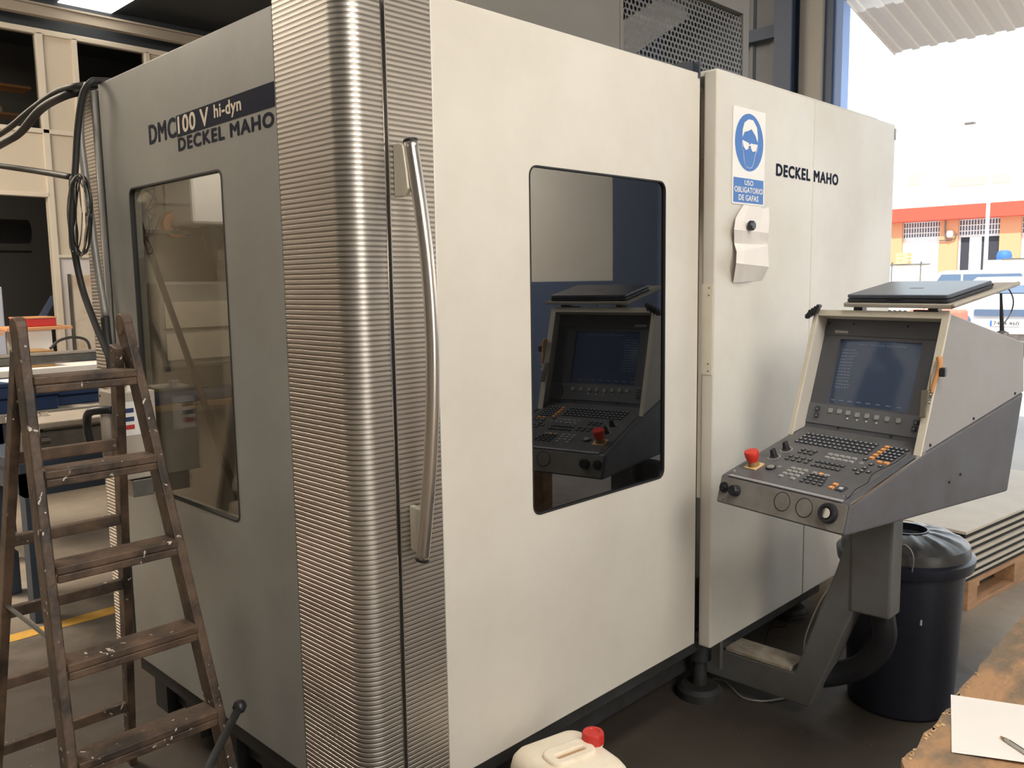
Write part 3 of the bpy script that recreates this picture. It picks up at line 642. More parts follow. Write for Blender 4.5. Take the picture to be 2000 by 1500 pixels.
# right panel, proud of the door
RX0, RX1, RY = 1.447, 2.992, -.05
rp = obj('right_panel', box(RX0, 2.165, RY, .0, .287, 2.288), M['panel'], mm, bevel=.006, seg=3)
rp2 = obj('right_panel_extension', box(2.167, RX1, RY, .0, .287, 2.288), M['panel'], mm, bevel=.006, seg=3)
obj('panel_top_lip', box(RX0 + .05, 2.86, RY + .03, .2, 2.285, 2.305), M['panel'], mm, bevel=.004)
obj('end_bracket', box(2.98, 2.996, RY - .002, RY + .03, 2.22, 2.27), M['greysteel'], mm)
bm = bmesh.new(); bx(bm, RX0 - .0025, RX0, RY + .006, -.002, 1.272, 1.582); sp = obj('cover_plate', bm, M['panel_side'], mm)
for z in (1.57, 1.545, 1.31, 1.285):
    bm = bmesh.new(); lathe(bm, [(0, 0), (.0035, 0), (.003, .0015), (0, .0015)], (0, 0, 0), 8, Matrix.Translation((RX0 - .0025, -.03, z)) @ Matrix.Rotation(-PI / 2, 4, 'Y')); obj('screw', bm, M['greysteel'], sp)
bm = bmesh.new(); bx(bm, 1.428, 1.444, .01, .06, .30, 2.26); obj('door_gap_shade', bm, M['black'], mm)  # black strip standing for the shade in the door gap
bm = bmesh.new(); bx(bm, 1.38, 1.45, .02, .16, 2.262, 2.315); bx(bm, 1.41, 1.418, -.005, .02, 2.262, 2.315); obj('door_rail_end', bm, M['beam_dark'], mm)
obj('roof_panel', box(.02, 2.95, .06, 1.56, 2.24, 2.26), M['panel'], mm)
obj('right_end_panel', box(2.95, 2.985, -.02, 1.56, .3, 2.25), M['panel'], mm)
# enclosure interior
bm = bmesh.new()
bx(bm, .035, 1.41, 1.40, 1.43, .45, 2.22); bx(bm, 1.41, 1.44, .1, 1.43, .45, 2.22)
obj('inner_wall', bm, M['interior'], mm)
obj('inner_floor', box(.06, 1.42, .06, 1.36, .42, .46), M['interior_dark'], mm)
xa, xb = pt(374, 390, 'y', 1.18).x, pt(374, 390, 'y', 1.18).x + .35
bm = bmesh.new(); bx(bm, xa, xb, 1.18, 1.39, pt(400, 438, 'y', 1.18).z, 2.2); sh = obj('spindle_head', bm, M['white'], mm, bevel=.01)
bm = bmesh.new(); lathe(bm, [(0, 0), (.03, 0), (.05, .05), (.06, .12), (0, .12)], (xa + .14, 1.28, pt(400, 438, 'y', 1.18).z - .12), 20); obj('spindle_nose', bm, M['greysteel'], sh)
obj('head_rail', box(.04, 1.38, 1.33, 1.40, pt(330, 452, 'y', 1.33).z - .008, pt(330, 452, 'y', 1.33).z + .004), M['greysteel'], mm)
bm = bmesh.new(); A = pt(259, 397, 'x', .05); B = pt(466, 975, 'x', .05); beam(bm, A, B, .014, .014, (1, 0, 0)); obj('diagonal_bar', bm, mat('matt_black', (.01, .01, .01), 1., spec=.0), mm)
bm = bmesh.new(); c_ = pt(338, 440, 'y', 1.36); lathe(bm, [(.022, 0), (.045, 0), (.045, .03), (.022, .03)], (0, 0, 0), 24, Matrix.Translation(c_) @ Matrix.Rotation(PI / 2, 4, 'X'), closed=False); obj('mirrored_ring', bm, M['orangewood'], mm)  # orange ring mirrored in the pane, modelled as a solid behind it
for px, py in ((358, 392), (343, 453), (352, 605)):
    bm = bmesh.new(); lathe(bm, [(0, .012), (.009, .01), (.01, 0)], (0, 0, 0), 12, Matrix.Translation(pt(px, py, 'y', 1.39)) @ Matrix.Rotation(PI / 2, 4, 'X')); obj('wall_plug', bm, M['black'], mm)
q = pt(425, 535, 'y', 1.39); obj('notice_sheet', box(q.x, q.x + .09, 1.392, 1.396, q.z - .09, q.z + .02), M['paper'], mm)
bm = bmesh.new(); bx(bm, .40, 1.2, .35, 1.1, .46, .78); obj('work_table', bm, M['greysteel'], mm, bevel=.01)
bm = bmesh.new(); bx(bm, .12, .40, 1.30, 1.39, 1.32, 1.62); obj('inner_cabinet', bm, M['interior'], mm, bevel=.01)
bm = bmesh.new()
bx(bm, .14, .38, 1.294, 1.30, 1.35, 1.44); bx(bm, .14, .38, 1.294, 1.30, 1.46, 1.55)
o_ = obj('inner_drawer', bm, M['part_frame'], mm); o_['kind'] = 'stuff'
bm = bmesh.new(); bx(bm, .05, .40, 1.22, 1.39, 1.21, 1.235); obj('blue_shelf', bm, M['bluebox'], mm)
bm = bmesh.new(); bx(bm, .05, .40, 1.2, 1.39, 1.19, 1.208); obj('ledge', bm, M['brownwood'], mm)
# added fill lamp inside the enclosure, brightens the view through the clear window

wl_ = bpy.data.lights.new('enclosure_fill', 'AREA'); wl_.shape = 'RECTANGLE'; wl_.size = .5; wl_.size_y = .3; wl_.energy = 2.6; wl_.color = (1, .93, .84)
wlo = bpy.data.objects.new('enclosure_fill', wl_); COL.objects.link(wlo); wlo.location = (.35, .9, 2.22)
# base and feet
bm = bmesh.new(); bx(bm, .14, 2.8, .16, 1.5, .07, .43); obj('cast_base', bm, M['dark_iron'], mm, bevel=.01)
for k in range(5): obj('base_rib', box(.10, .16, .35 + k * .26, .45 + k * .26, .05, .33), M['dark_iron'], mm)
bm = bmesh.new(); bx(bm, .02, .05, .30, 1.4, .25, .318); obj('sill_rail', bm, M['dark_iron'], mm)
bm = bmesh.new(); bx(bm, .13, 2.8, .02, .05, .25, .30); obj('sill_rail', bm, M['dark_iron'], mm)
for fx, fy in ((1.62, .10), (.35, .32), (2.6, .22), (.35, 1.3), (2.6, 1.3)):
    bm = bmesh.new(); lathe(bm, [(.085, 0), (.085, .03), (.07, .045), (.03, .05), (.025, .14), (.045, .15), (.045, .25), (0, .25)], (fx, fy, 0), 20); obj('levelling_foot', bm, M['dark_iron'], mm, smooth='auto')
# tower behind with the perforated screen
obj('tower', box(1.108, 2.04, .80, 1.5, 2.26, 4.1), M['tower'], mm, bevel=.006)
obj('tower_side_frame', box(2.042, 2.066, .80, 1.5, 2.26, 4.1), M['tower'], mm, bevel=.003)
obj('tower_side_frame', box(3.106, 3.168, .80, 1.5, 2.26, 4.1), M['tower'], mm, bevel=.003)
obj('tower_top_frame', box(2.066, 3.106, .80, 1.5, 2.985, 4.1), M['tower'], mm)
obj('tower_floor', box(2.04, 3.15, .82, 1.5, 2.26, 2.30), M['beam_dark'], mm)
obj('tower_back', box(2.066, 3.106, 1.3, 1.32, 2.28, 3.0), M['bluesteel'], mm)
bm = bmesh.new(); beam(bm, (2.10, 1.0, 2.62), (2.75, .95, 3.0), .03, .16, (0, 1, 0)); obj('inner_brace', bm, M['colbeige'], mm)
bm = bmesh.new(); bx(bm, 2.25, 2.7, 1.0, 1.2, 2.32, 2.62); obj('inner_motor', bm, M['greysteel'], mm, bevel=.02)
# perforated sheet: real hexagonal holes, joined
ps = bmesh.new(); pitch = .030; hy = pitch * .866; x0_, x1_, z0_, z1_ = 2.066, 3.106, 2.40, 2.985
rws = int((z1_ - z0_) / hy) + 1; cls = int((x1_ - x0_) / pitch) + 1; cache = {}
def pv(x, z):
    k_ = (round(x * 5000), round(z * 5000))
    if k_ not in cache: cache[k_] = ps.verts.new((min(max(x, x0_), x1_), .802, min(max(z, z0_), z1_)))
    return cache[k_]
R_ = pitch / math.sqrt(3)
for r_ in range(rws):
    for c0 in range(cls):
        cx = x0_ + c0 * pitch + (pitch / 2 if r_ % 2 else 0); cz = z0_ + r_ * hy
        if cx + pitch / 2 > x1_ + .001 or cz + R_ > z1_ + .001 or cx - pitch / 2 < x0_ - .001 or cz - R_ < z0_ - .001: continue
        out = [pv(cx + R_ * math.sin(PI / 3 * k), cz + R_ * math.cos(PI / 3 * k)) for k in range(6)]
        inn = [ps.verts.new((cx + .0112 * math.sin(PI / 3 * k), .802, cz + .0112 * math.cos(PI / 3 * k))) for k in range(6)]
        for k in range(6): ps.faces.new((out[k], out[(k + 1) % 6], inn[(k + 1) % 6], inn[k]))
so_ = obj('perforated_screen', ps, mat('screen_sheet', (.16, .155, .15), .45, .5), mm); so_['kind'] = 'stuff'
# lettering on the machine
def Lx(px, py): p = pt(px, py, 'x', 0); return -p.y, p.z
band = [(-.880, 2.026), (-.284, 2.03), (-.284, 2.09), (-.880, 2.09)]
bm = bmesh.new(); xl = Lx(346, 262)[0]; prism(bm, [(xl, 2.0235), (-.284, 2.03), (-.284, 2.088), (xl, 2.082)], .0003, .0012, FL); nb_ = obj('name_band', bm, M['navy'], mm)
text('model_text', 'DMC', Lx(291, 250)[0], Lx(343, 250)[0], 2.026, 2.080, FL, M['navy'], mm, bold=.06)
text('model_number', '100 V', xl + .012, Lx(408, 230)[0], 2.032, 2.078, FL, M['cream_print'], mm, bold=.05, lift=.0014)
text('model_suffix', 'hi-dyn', Lx(419, 220)[0], Lx(472, 220)[0], 2.034, 2.078, FL, M['cream_print'], mm, bold=.04, lift=.0014)
text('maker_lettering', 'DECKEL MAHO', Lx(349, 285)[0], Lx(535, 240)[0], 1.985, 2.019, FL, M['navy'], mm, bold=.085)
FP = FR @ Matrix.Translation((0, 0, -RY))
text('maker_lettering', 'DECKEL MAHO', 1.866, 2.394, 1.976, 2.018, FP, M['navy'], mm, bold=.085)

# ================================================================== swing console
ca = math.radians(12.1)
cons = thing('control_console', 'grey operator console with screen, keyboard and cream hood on a swing arm', 'console', (1.19038, -.21754, 0), rotz=0)
U = Vector((-math.sin(ca), -math.cos(ca), 0)); Wd = Vector((math.cos(ca), -math.sin(ca), 0)); Z = Vector((0, 0, 1)); OC = Vector((1.19038, -.21754, 0)); CW = .465
def cl(u, w, z): return OC + U * u + Wd * w + Z * z
FS = frame(OC, Wd, Z)      # local x = w, local y = z, normal = Wd x Z = -(U)...
nS = Wd.cross(Z)           # equals U or -U
sgn = 1 if nS.dot(U) > 0 else -1
def cprism(poly, u0, u1): return prism(bmesh.new(), poly, sgn * u0, sgn * u1, FS)
base_poly = [(0, .905), (.024, .990), (.372, 1.0915), (.918, 1.222), (.850, .903)]
obj('base_housing', cprism(base_poly, 0, CW), M['consolebase'], cons, bevel=.008, seg=3)
# front face overlay is a separate greyer plate
nf = Vector((0, 0, 0)) ; ff0 = cl(0, 0, .905); fdir = (cl(0, .024, .990) - ff0).normalized()
FF = frame(ff0, U, fdir)   # local x=u, y=up along face, normal towards the operator
if FF.to_3x3().col[2].dot(Wd) > 0: FF = FF @ Matrix.Scale(-1, 4, (0, 0, 1))
fl_ = (cl(0, .024, .990) - ff0).length
def on_front(px, py):
    p = ptn(px, py, ff0, FF.to_3x3().col[2]); d_ = p - ff0; return d_.dot(U), d_.dot(fdir)
bm = bmesh.new(); prism(bm, rrect(.008, CW - .008, .006, fl_ - .004, .006), .0, .003, FF); obj('front_plate', bm, M['consolefront'], cons, bevel=.001)
def disc(name, px, py, r, prof, m, parent=cons, seg=24):
    u, v = on_front(px, py); b_ = bmesh.new(); lathe(b_, prof, (0, 0, 0), seg, FF @ Matrix.Translation((u, v, .003))); return obj(name, b_, m, parent, smooth='auto')
k1 = disc('round_socket', 1416, 952, .016, [(0, .012), (.010, .012), (.011, .004), (.0165, .004), (.0175, 0)], M['blackplastic'])
disc('round_knob', 1439, 959, .016, [(0, .022), (.014, .022), (.017, .018), (.018, 0)], M['blackplastic'])
disc('blank_cover', 1529, 980, .026, [(0, .001), (.0255, .001), (.0265, .0)], M['consolefront'])
disc('blank_cover', 1572, 992, .026, [(0, .001), (.0255, .001), (.0265, .0)], M['consolefront'])
for px, py in ((1529, 980), (1572, 992)): disc('cover_ring', px, py, .028, [(.0268, .0004), (.0268, .0012), (.0282, .0012), (.0282, .0004)], M['dark_iron'])
ks = disc('key_switch', 1620, 1003, .029, [(0, .008), (.016, .008), (.018, .014), (.026, .014), (.0285, .008), (.029, 0)], M['blackplastic'])
ksi = disc('switch_core', 1619, 1003, .013, [(0, .014), (.014, .013), (.016, .008)], M['chrome'], ks)
disc('small_screw', 1614, 1031, .004, [(0, .002), (.004, .001), (.0045, 0)], M['greysteel'])
disc('small_screw', 1413, 976, .004, [(0, .002), (.004, .001), (.0045, 0)], M['greysteel'])
# keyboard deck
kd0 = cl(0, .024, .990); kdir = (cl(0, .372, 1.0915) - kd0).normalized(); FK = frame(kd0, U, kdir)
KN = FK.to_3x3().col[2]
if KN.z < 0: FK = FK @ Matrix.Scale(-1, 4, (0, 0, 1)); KN = FK.to_3x3().col[2]
klen = (cl(0, .372, 1.0915) - kd0).length
def on_deck(px, py, lift=0): p = ptn(px, py, kd0 + KN * lift, KN) - kd0; return p.dot(U), p.dot(kdir)
bm = bmesh.new(); prism(bm, rrect(.018, CW - .028, .014, klen + .04, .01), .0, .003, FK); kp_ = obj('keyboard_plate', bm, M['keyface'], cons, bevel=.001)
bm = bmesh.new(); prism(bm, [(.03, .0), (CW - .03, .0), (CW - .03, .012), (.03, .012)], .0, .0035, FK); obj('front_lip', bm, M['hood_side'], cons, bevel=.001)
bm = bmesh.new(); beam(bm, cl(CW - .003, .026, .990), cl(CW - .003, .37, 1.091), .006, .004, U); obj('deck_edge', bm, M['chrome'], cons)
def keymesh(w_, h_, m, m2, dot=True):
    b_ = bmesh.new(); t_ = .0042
    a = [b_.verts.new((x, y_, .003)) for x, y_ in ((-w_ / 2, -h_ / 2), (w_ / 2, -h_ / 2), (w_ / 2, h_ / 2), (-w_ / 2, h_ / 2))]
    b = [b_.verts.new((x * .86, y_ * .86, .003 + t_)) for x, y_ in ((-w_ / 2, -h_ / 2), (w_ / 2, -h_ / 2), (w_ / 2, h_ / 2), (-w_ / 2, h_ / 2))]
    c = [b_.verts.new((x * .45, y_ * .45, .0031 + t_)) for x, y_ in ((-w_ / 2, -h_ / 2), (w_ / 2, -h_ / 2), (w_ / 2, h_ / 2), (-w_ / 2, h_ / 2))]
    for i in range(4):
        b_.faces.new((a[i], a[(i + 1) % 4], b[(i + 1) % 4], b[i])); b_.faces.new((b[i], b[(i + 1) % 4], c[(i + 1) % 4], c[i]))
    f = b_.faces.new(c); f.material_index = 1 if dot else 0
    me = bpy.data.meshes.new('key'); b_.to_mesh(me); b_.free(); me.materials.append(m); me.materials.append(m2); return me
KM = {'d': keymesh(.0125, .0125, M['key_dark'], M['key_white']), 'l': keymesh(.0150, .0125, M['key_grey'], M['key_grey'], False), 'o': keymesh(.0150, .0130, M['key_orange'], M['yellow']),
      'm': keymesh(.0125, .0120, M['key_dark'], M['key_mid']), 'w': keymesh(.0130, .0115, M['key_mid'], M['key_mid'], False)}
cinv = pm(cons).inverted()
def key(kind, u, v):
    o = bpy.data.objects.new('key', KM[kind]); COL.objects.link(o); o.parent = cons
    o.matrix_local = cinv @ FK @ Matrix.Translation((u, v, 0))
def grid(kind, corners, nc, nr, skip=()):
    """corners TL,TR,BL,BR as pixels on the deck -> straight rows of keys"""
    (u0, v0), (u1, v1), (u2, v2), (u3, v3) = [on_deck(*c) for c in corners]
    for r in range(nr):
        tr = r / max(nr - 1, 1)
        for c in range(nc):
            if (r, c) in skip: continue
            tc = c / max(nc - 1, 1); a = u0 + (u1 - u0) * tc; b = u2 + (u3 - u2) * tc; va = (v0 + v1) / 2; vb = (v2 + v3) / 2
            key(kind if isinstance(kind, str) and len(kind) == 1 else kind[r], a + (b - a) * tr, va + (vb - va) * tr)
grid('d', ((1580, 850), (1712, 872), (1560, 863), (1690, 890)), 15, 4)
grid('o', ((1733, 876), (1733, 876), (1703, 897), (1703, 897)), 1, 5)
grid('d', ((1744, 877), (1770, 884), (1718, 896), (1740, 903)), 4, 5)
grid('d', ((1691, 900), (1691, 900), (1691, 900), (1691, 900)), 1, 1); grid('o', ((1718, 905), (1731, 908), (1718, 905), (1731, 908)), 2, 1)
grid('d', ((1703, 910), (1720, 914), (1703, 910), (1720, 914)), 2, 1)
grid('m', ((1571, 880), (1591, 886), (1564, 885), (1584, 890)), 3, 2)
grid('m', ((1547, 893), (1569, 899), (1539, 898), (1561, 904)), 3, 2); grid('m', ((1583, 901), (1583, 901), (1575, 906), (1575, 906)), 1, 2)
grid('m', ((1598, 904), (1646, 914), (1589, 911), (1637, 921)), 6, 2)
grid('l', ((1622, 890), (1668, 899), (1616, 896), (1662, 905)), 5, 2)
grid('l', ((1549, 917), (1573, 922), (1527, 931), (1547, 938)), 3, 4, ((3, 1),))
grid('m', ((1588, 928), (1612, 935), (1567, 942), (1603, 950)), 4, 4); grid('l', ((1592, 926), (1614, 932), (1592, 926), (1614, 932)), 2, 1); grid('o', ((1604, 929), (1604, 929), (1604, 929), (1604, 929)), 1, 1)
for px, py in ((1671, 920), (1684, 923), (1697, 925), (1690, 917), (1676, 927)): u_, v_ = on_deck(px, py); key('d', u_, v_)
grid('o', ((1632, 949), (1632, 949), (1624, 955), (1624, 955)), 1, 2); u_, v_ = on_deck(1643, 958)
bm = bmesh.new(); prism(bm, rrect(u_ - .014, u_ + .014, v_ - .012, v_ + .014, .003), .003, .0065, FK); jp = obj('wide_key', bm, M['key_dark'], cons); bm = bmesh.new(); prism(bm, rrect(u_ - .006, u_ + .006, v_ - .006, v_ + .006, .002), .0065, .008, FK); obj('key_mark', bm, M['key_white'], jp)
# torn edge of the overlay foil: a thin dark outline
ol = [on_deck(*p_) for p_ in ((1770, 890), (1750, 905), (1706, 927), (1695, 945), (1672, 958), (1660, 972), (1652, 976))]
bm = bmesh.new(); tube(bm, [FK @ Vector((a, b, .0035)) for a, b in ol], .0012, 5, 4); obj('foil_edge', bm, M['black'], cons)
# emergency stop, dials, lamp button
u_, v_ = on_deck(1473, 912)
bm = bmesh.new(); prism(bm, rrect(u_ - .024, u_ + .024, v_ - .024, v_ + .024, .004), .003, .006, FK); es = obj('emergency_stop', bm, M['yellow'], cons); es['label'] = 'red mushroom stop button on a yellow square'
bm = bmesh.new(); lathe(bm, [(.018, .006), (.018, .010), (.016, .014), (.015, .022)], (0, 0, 0), 24, FK @ Matrix.Translation((u_, v_, 0)), closed=False); obj('collar', bm, M['brownwood'], es, smooth='auto')
bm = bmesh.new(); lathe(bm, [(.0155, .020), (.018, .024), (.022, .042), (.0225, .052), (.021, .055), (.006, .0565), (0, .0565)], (0, 0, 0), 28, FK @ Matrix.Translation((u_, v_, 0))); obj('mushroom_cap', bm, M['red'], es, smooth='auto')
for px, py in ((1512, 894), (1536, 880)):
    u_, v_ = on_deck(px, py); bm = bmesh.new(); lathe(bm, [(.0145, .003), (.0145, .006), (.011, .008), (.009, .026), (.007, .030), (0, .030)], (0, 0, 0), 16, FK @ Matrix.Translation((u_, v_, 0)))
    bx(bm, u_ - .003, u_ + .003, v_ - .009, v_ + .009, .02, .031, FK); dl = obj('dial_knob', bm, M['blackplastic'], cons, smooth='auto')
    bm = bmesh.new(); lathe(bm, [(.0145, .003), (.021, .003), (.021, .0036), (.0145, .0036)], (0, 0, 0), 24, FK @ Matrix.Translation((u_, v_, 0)), closed=False); obj('dial_scale', bm, M['key_mid'], dl)
u_, v_ = on_deck(1506, 916); bm = bmesh.new(); lathe(bm, [(.0155, .003), (.0155, .008), (.013, .010)], (0, 0, 0), 24, FK @ Matrix.Translation((u_, v_, 0)), closed=False); lb = obj('push_button', bm, M['blackplastic'], cons)
bm = bmesh.new(); lathe(bm, [(.0128, .009), (.011, .0105), (0, .011)], (0, 0, 0), 24, FK @ Matrix.Translation((u_, v_, 0))); obj('button_cap', bm, M['key_mid'], lb)
u_, v_ = on_deck(1523, 913); bm = bmesh.new(); lathe(bm, [(0, .0045), (.006, .004), (.007, .003)], (0, 0, 0), 14, FK @ Matrix.Translation((u_, v_, 0))); obj('indicator', bm, M['key_mid'], cons)
u_, v_ = on_deck(1683, 906); bm = bmesh.new(); lathe(bm, [(0, .0045), (.006, .004), (.007, .003)], (0, 0, 0), 14, FK @ Matrix.Translation((u_, v_, 0))); obj('indicator', bm, M['key_mid'], cons)
for px, py in ((1435, 922), (1650, 972)):
    u_, v_ = on_deck(px, py); bm = bmesh.new(); lathe(bm, [(0, .006), (.004, .0055), (.0045, .003)], (0, 0, 0), 12, FK @ Matrix.Translation((u_, v_, 0))); obj('deck_screw', bm, M['chrome'], cons)
# hood
hood_poly = [(.343, 1.086), (.466, 1.490), (.90, 1.383), (.918, 1.224)]
for u0, u1, m_ in ((0, .014, 'hood'), (CW - .014, CW, 'hood_side')):
    obj('hood_side', cprism(hood_poly, u0, u1), M[m_], cons, bevel=.003)
obj('hood_top', cprism([(.466, 1.49), (.90, 1.383), (.896, 1.368), (.462, 1.474)], .014, CW - .014), M['hood'], cons, bevel=.002)
obj('hood_back', cprism([(.90, 1.383), (.918, 1.224), (.905, 1.224), (.888, 1.383)], .014, CW - .014), M['hood'], cons)
# front flanges of the hood (cream edges)
def flange(u0, u1): return cprism([(.341, 1.083), (.3475, 1.0815), (.4705, 1.484), (.464, 1.4915)], u0, u1)
obj('hood_flange', flange(CW - .022, CW + .0005), M['panel_side'], cons, bevel=.001); obj('hood_flange', flange(-.0005, .016), M['panel_side'], cons, bevel=.001)
obj('hood_flange', cprism([(.459, 1.474), (.4695, 1.472), (.4745, 1.491), (.464, 1.4935)], 0, CW), M['panel_side'], cons, bevel=.001)
# bezel
rec = .062
b0 = cl(0, .343 + rec, 1.092); b1 = cl(0, .466 + rec - .008, 1.472); bdir = (b1 - b0).normalized(); FB = frame(b0, U, bdir)
BN = FB.to_3x3().col[2]
if BN.dot(Wd) > 0: FB = FB @ Matrix.Scale(-1, 4, (0, 0, 1)); BN = FB.to_3x3().col[2]
blen = (b1 - b0).length
def on_bez(px, py): p = ptn(px, py, b0, BN) - b0; return p.dot(U), p.dot(bdir)
sx0, sy1 = on_bez(1641, 662); sx1, _ = on_bez(1803, 668); _, sy0 = on_bez(1700, 797)
plate('screen_bezel', [[(.014, 0), (CW - .014, 0), (CW - .014, blen), (.014, blen)], rrect(sx0, sx1, sy0, sy1, .006)], -.02, 0, FB, M['bezel'], cons)
bm = bmesh.new(); prism(bm, [(.014, sy1 + .012), (CW - .014, sy1 + .012), (CW - .014, blen - .012), (.014, blen - .012)], 0, .003, FB); obj('bezel_top_strip', bm, M['bezel'], cons, bevel=.001)
bm = bmesh.new(); prism(bm, [(.014, .028), (CW - .014, .028), (CW - .014, sy0 - .006), (.014, sy0 - .006)], 0, .003, FB); bs = obj('softkey_strip', bm, M['bezel2'], cons, bevel=.001)
# CRT, gently domed
bm = bmesh.new(); nx, ny = 10, 8; vv = []
for j in range(ny + 1):
    for i in range(nx + 1):
        a = i / nx; b = j / ny; dz = -.016 + .012 * (1 - (2 * a - 1) ** 2) * 1.0 + .006 * (1 - (2 * b - 1) ** 2)
        vv.append(bm.verts.new(FB @ Vector((sx0 + (sx1 - sx0) * a, sy0 + (sy1 - sy0) * b, dz))))
for j in range(ny):
    for i in range(nx): k = j * (nx + 1) + i; bm.faces.new((vv[k], vv[k + 1], vv[k + nx + 2], vv[k + nx + 1]))
crt = obj('screen', bm, M['crt'], cons, smooth=True)
FT = FB @ Matrix.Translation((0, 0, .002))
text('screen_text', 'MANUAL OPERATION  PROGRAMMING', sx0 + .07, sx1 - .05, sy1 - .018, sy1 - .012, FT, M['crt_text'], crt, bold=0, lift=-.004)
def dome(x, y_):
    a = (x - sx0) / (sx1 - sx0); b = (y_ - sy0) / (sy1 - sy0); return -.016 + .012 * (1 - (2 * a - 1) ** 2) + .006 * (1 - (2 * b - 1) ** 2)
bm = bmesh.new(); random.seed(5)
for k in range(13):
    yy = sy1 - .035 - k * .0105
    xx = sx0 + .012
    while xx < sx0 + .062:
        w_ = random.uniform(.004, .012); zd = dome(xx + w_ / 2, yy); prism(bm, [(xx, yy), (xx + w_, yy), (xx + w_, yy + .0022), (xx, yy + .0022)], zd, zd + .0006, FB); xx += w_ + .004
for k in range(8): x_ = sx0 + .006 + k * (sx1 - sx0 - .02) / 8; zd = dome(x_ + .01, sy0 + .013); prism(bm, [(x_, sy0 + .012), (x_ + .016, sy0 + .012), (x_ + .016, sy0 + .0145), (x_, sy0 + .0145)], zd, zd + .0008, FB)
o_ = obj('screen_line', bm, M['crt_text'], crt); o_['kind'] = 'stuff'
text('brand_text', 'HEIDENHAIN', on_bez(1632, 649)[0], on_bez(1657, 650)[0], on_bez(1645, 651)[1], on_bez(1645, 646)[1], FB @ Matrix.Translation((0, 0, .003)), M['white'], cons, bold=.03)
for px, py in ((1624, 802), (1641, 804), (1658, 807), (1676, 811), (1695, 813), (1714, 816), (1735, 819), (1757, 822)):
    u_, v_ = on_bez(px, py); bm = bmesh.new(); prism(bm, rrect(u_ - .0072, u_ + .0072, v_ - .0072, v_ + .0072, .003), .003, .007, FB); kk = obj('softkey', bm, M['key_grey'], cons)
for px, py in ((1656, 818), (1675, 821), (1693, 824), (1713, 827)):
    u_, v_ = on_bez(px, py); bm = bmesh.new(); lathe(bm, [(0, .006), (.0025, .0055), (.003, .003)], (0, 0, 0), 8, FB @ Matrix.Translation((u_, v_, 0))); obj('led', bm, M['white'], cons)
for px, py in ((1599, 798), (1597, 811), (1791, 826), (1787, 838)):
    u_, v_ = on_bez(px, py); bm = bmesh.new(); prism(bm, rrect(u_ - .007, u_ + .007, v_ - .0075, v_ + .0075, .002), .003, .008, FB); kk = obj('side_key', bm, M['key_dark'], cons)
    bm = bmesh.new(); prism(bm, [(u_ - .003, v_ - .003), (u_ + .003, v_ - .003), (u_, v_ + .003)], .008, .0085, FB); obj('key_symbol', bm, M['key_grey'], kk)
for px, py in ((1621, 632), (1669, 633), (1775, 638), (1638, 836), (1741, 853)):
    u_, v_ = on_bez(px, py); bm = bmesh.new(); lathe(bm, [(0, .006), (.003, .0055), (.0035, .003)], (0, 0, 0), 8, FB @ Matrix.Translation((u_, v_, 0))); obj('bezel_screw', bm, M['black'], cons)
for w_, z_ in ((.39, 1.11), (.62, 1.165), (.86, 1.222), (.50, .985), (.56, 1.0)):
    bm = bmesh.new(); lathe(bm, [(0, .003), (.004, .0025), (.005, 0)], (0, 0, 0), 10, Matrix.Translation(cl(CW, w_, z_)) @ frame((0, 0, 0), Z.cross(U), Z).to_3x3().to_4x4() if False else frame(cl(CW, w_, z_), Wd, Z) if sgn > 0 else frame(cl(CW, w_, z_), -Wd, Z)); obj('side_screw', bm, M['black'], cons)
# swing arm (runs along world y under the console)
XA = 1.70; TH = .10
AF = Matrix(((0, 0, 1, 0), (1, 0, 0, 0), (0, 1, 0, 0), (0, 0, 0, 1)))   # local (y,z,x)
arm_poly = [(.30, .055), (.30, .168), (-.247, .172), (-.387, .585), (-.45, .80), (-.56, .80), (-.455, .459), (-.306, .058)]
bm = bmesh.new(); prism(bm, arm_poly, XA, XA + TH, AF); arm = obj('swing_arm', bm, M['arm'], cons, bevel=.006)
bm = bmesh.new(); prism(bm, [(-.44, .925), (-.443, .459), (-.578, .462), (-.578, .925)], XA - .006, XA + .09, AF); obj('arm_head', bm, M['arm'], cons, bevel=.008)
bm = bmesh.new(); tube(bm, [(1.75, -.52, .50), (1.78, -.53, .36), (1.80, -.46, .24), (1.80, -.36, .17), (1.76, -.26, .14)], .042, 14, 8); obj('cable_hose', bm, M['blackplastic'], cons, smooth=True)
bm = bmesh.new(); lathe(bm, [(0, 0), (.05, 0), (.06, .02), (.06, .07), (0, .08)], (1.56, -.30, .83), 20); obj('swivel_cap', bm, M['blackplastic'], cons, smooth='auto')
bm = bmesh.new(); bx(bm, XA + .01, XA + .09, .10, .34, .10, .24); obj('arm_hinge', bm, M['dark_iron'], cons, bevel=.01)
bm = bmesh.new(); bx(bm, 1.60, 1.62, .0, .03, .14, .26); obj('arm_bolt', bm, M['greysteel'], cons)
# black clamp on the hood's upper left corner and the hanging scraper/tool at its right edge
cp = thing('black_clip', 'black ribbed clip on the upper left corner of the console hood', 'clip', cl(.01, .45, 1.49))
bm = bmesh.new()
for k in range(4):
    c_ = cl(-.012 + k * .012, .452 - k * .002, 1.478 + k * .006); bx(bm, -.012, .012, -.005, .005, -.016, .016, Matrix.Translation(c_) @ Matrix.Rotation(.5, 4, 'X'))
obj('clip_jaw', bm, M['blackplastic'], cp, bevel=.002)
bm = bmesh.new(); tube(bm, [cl(-.02, .45, 1.47), cl(.02, .447, 1.497)], .009, 8, 0); obj('clip_pivot', bm, M['blackplastic'], cp)
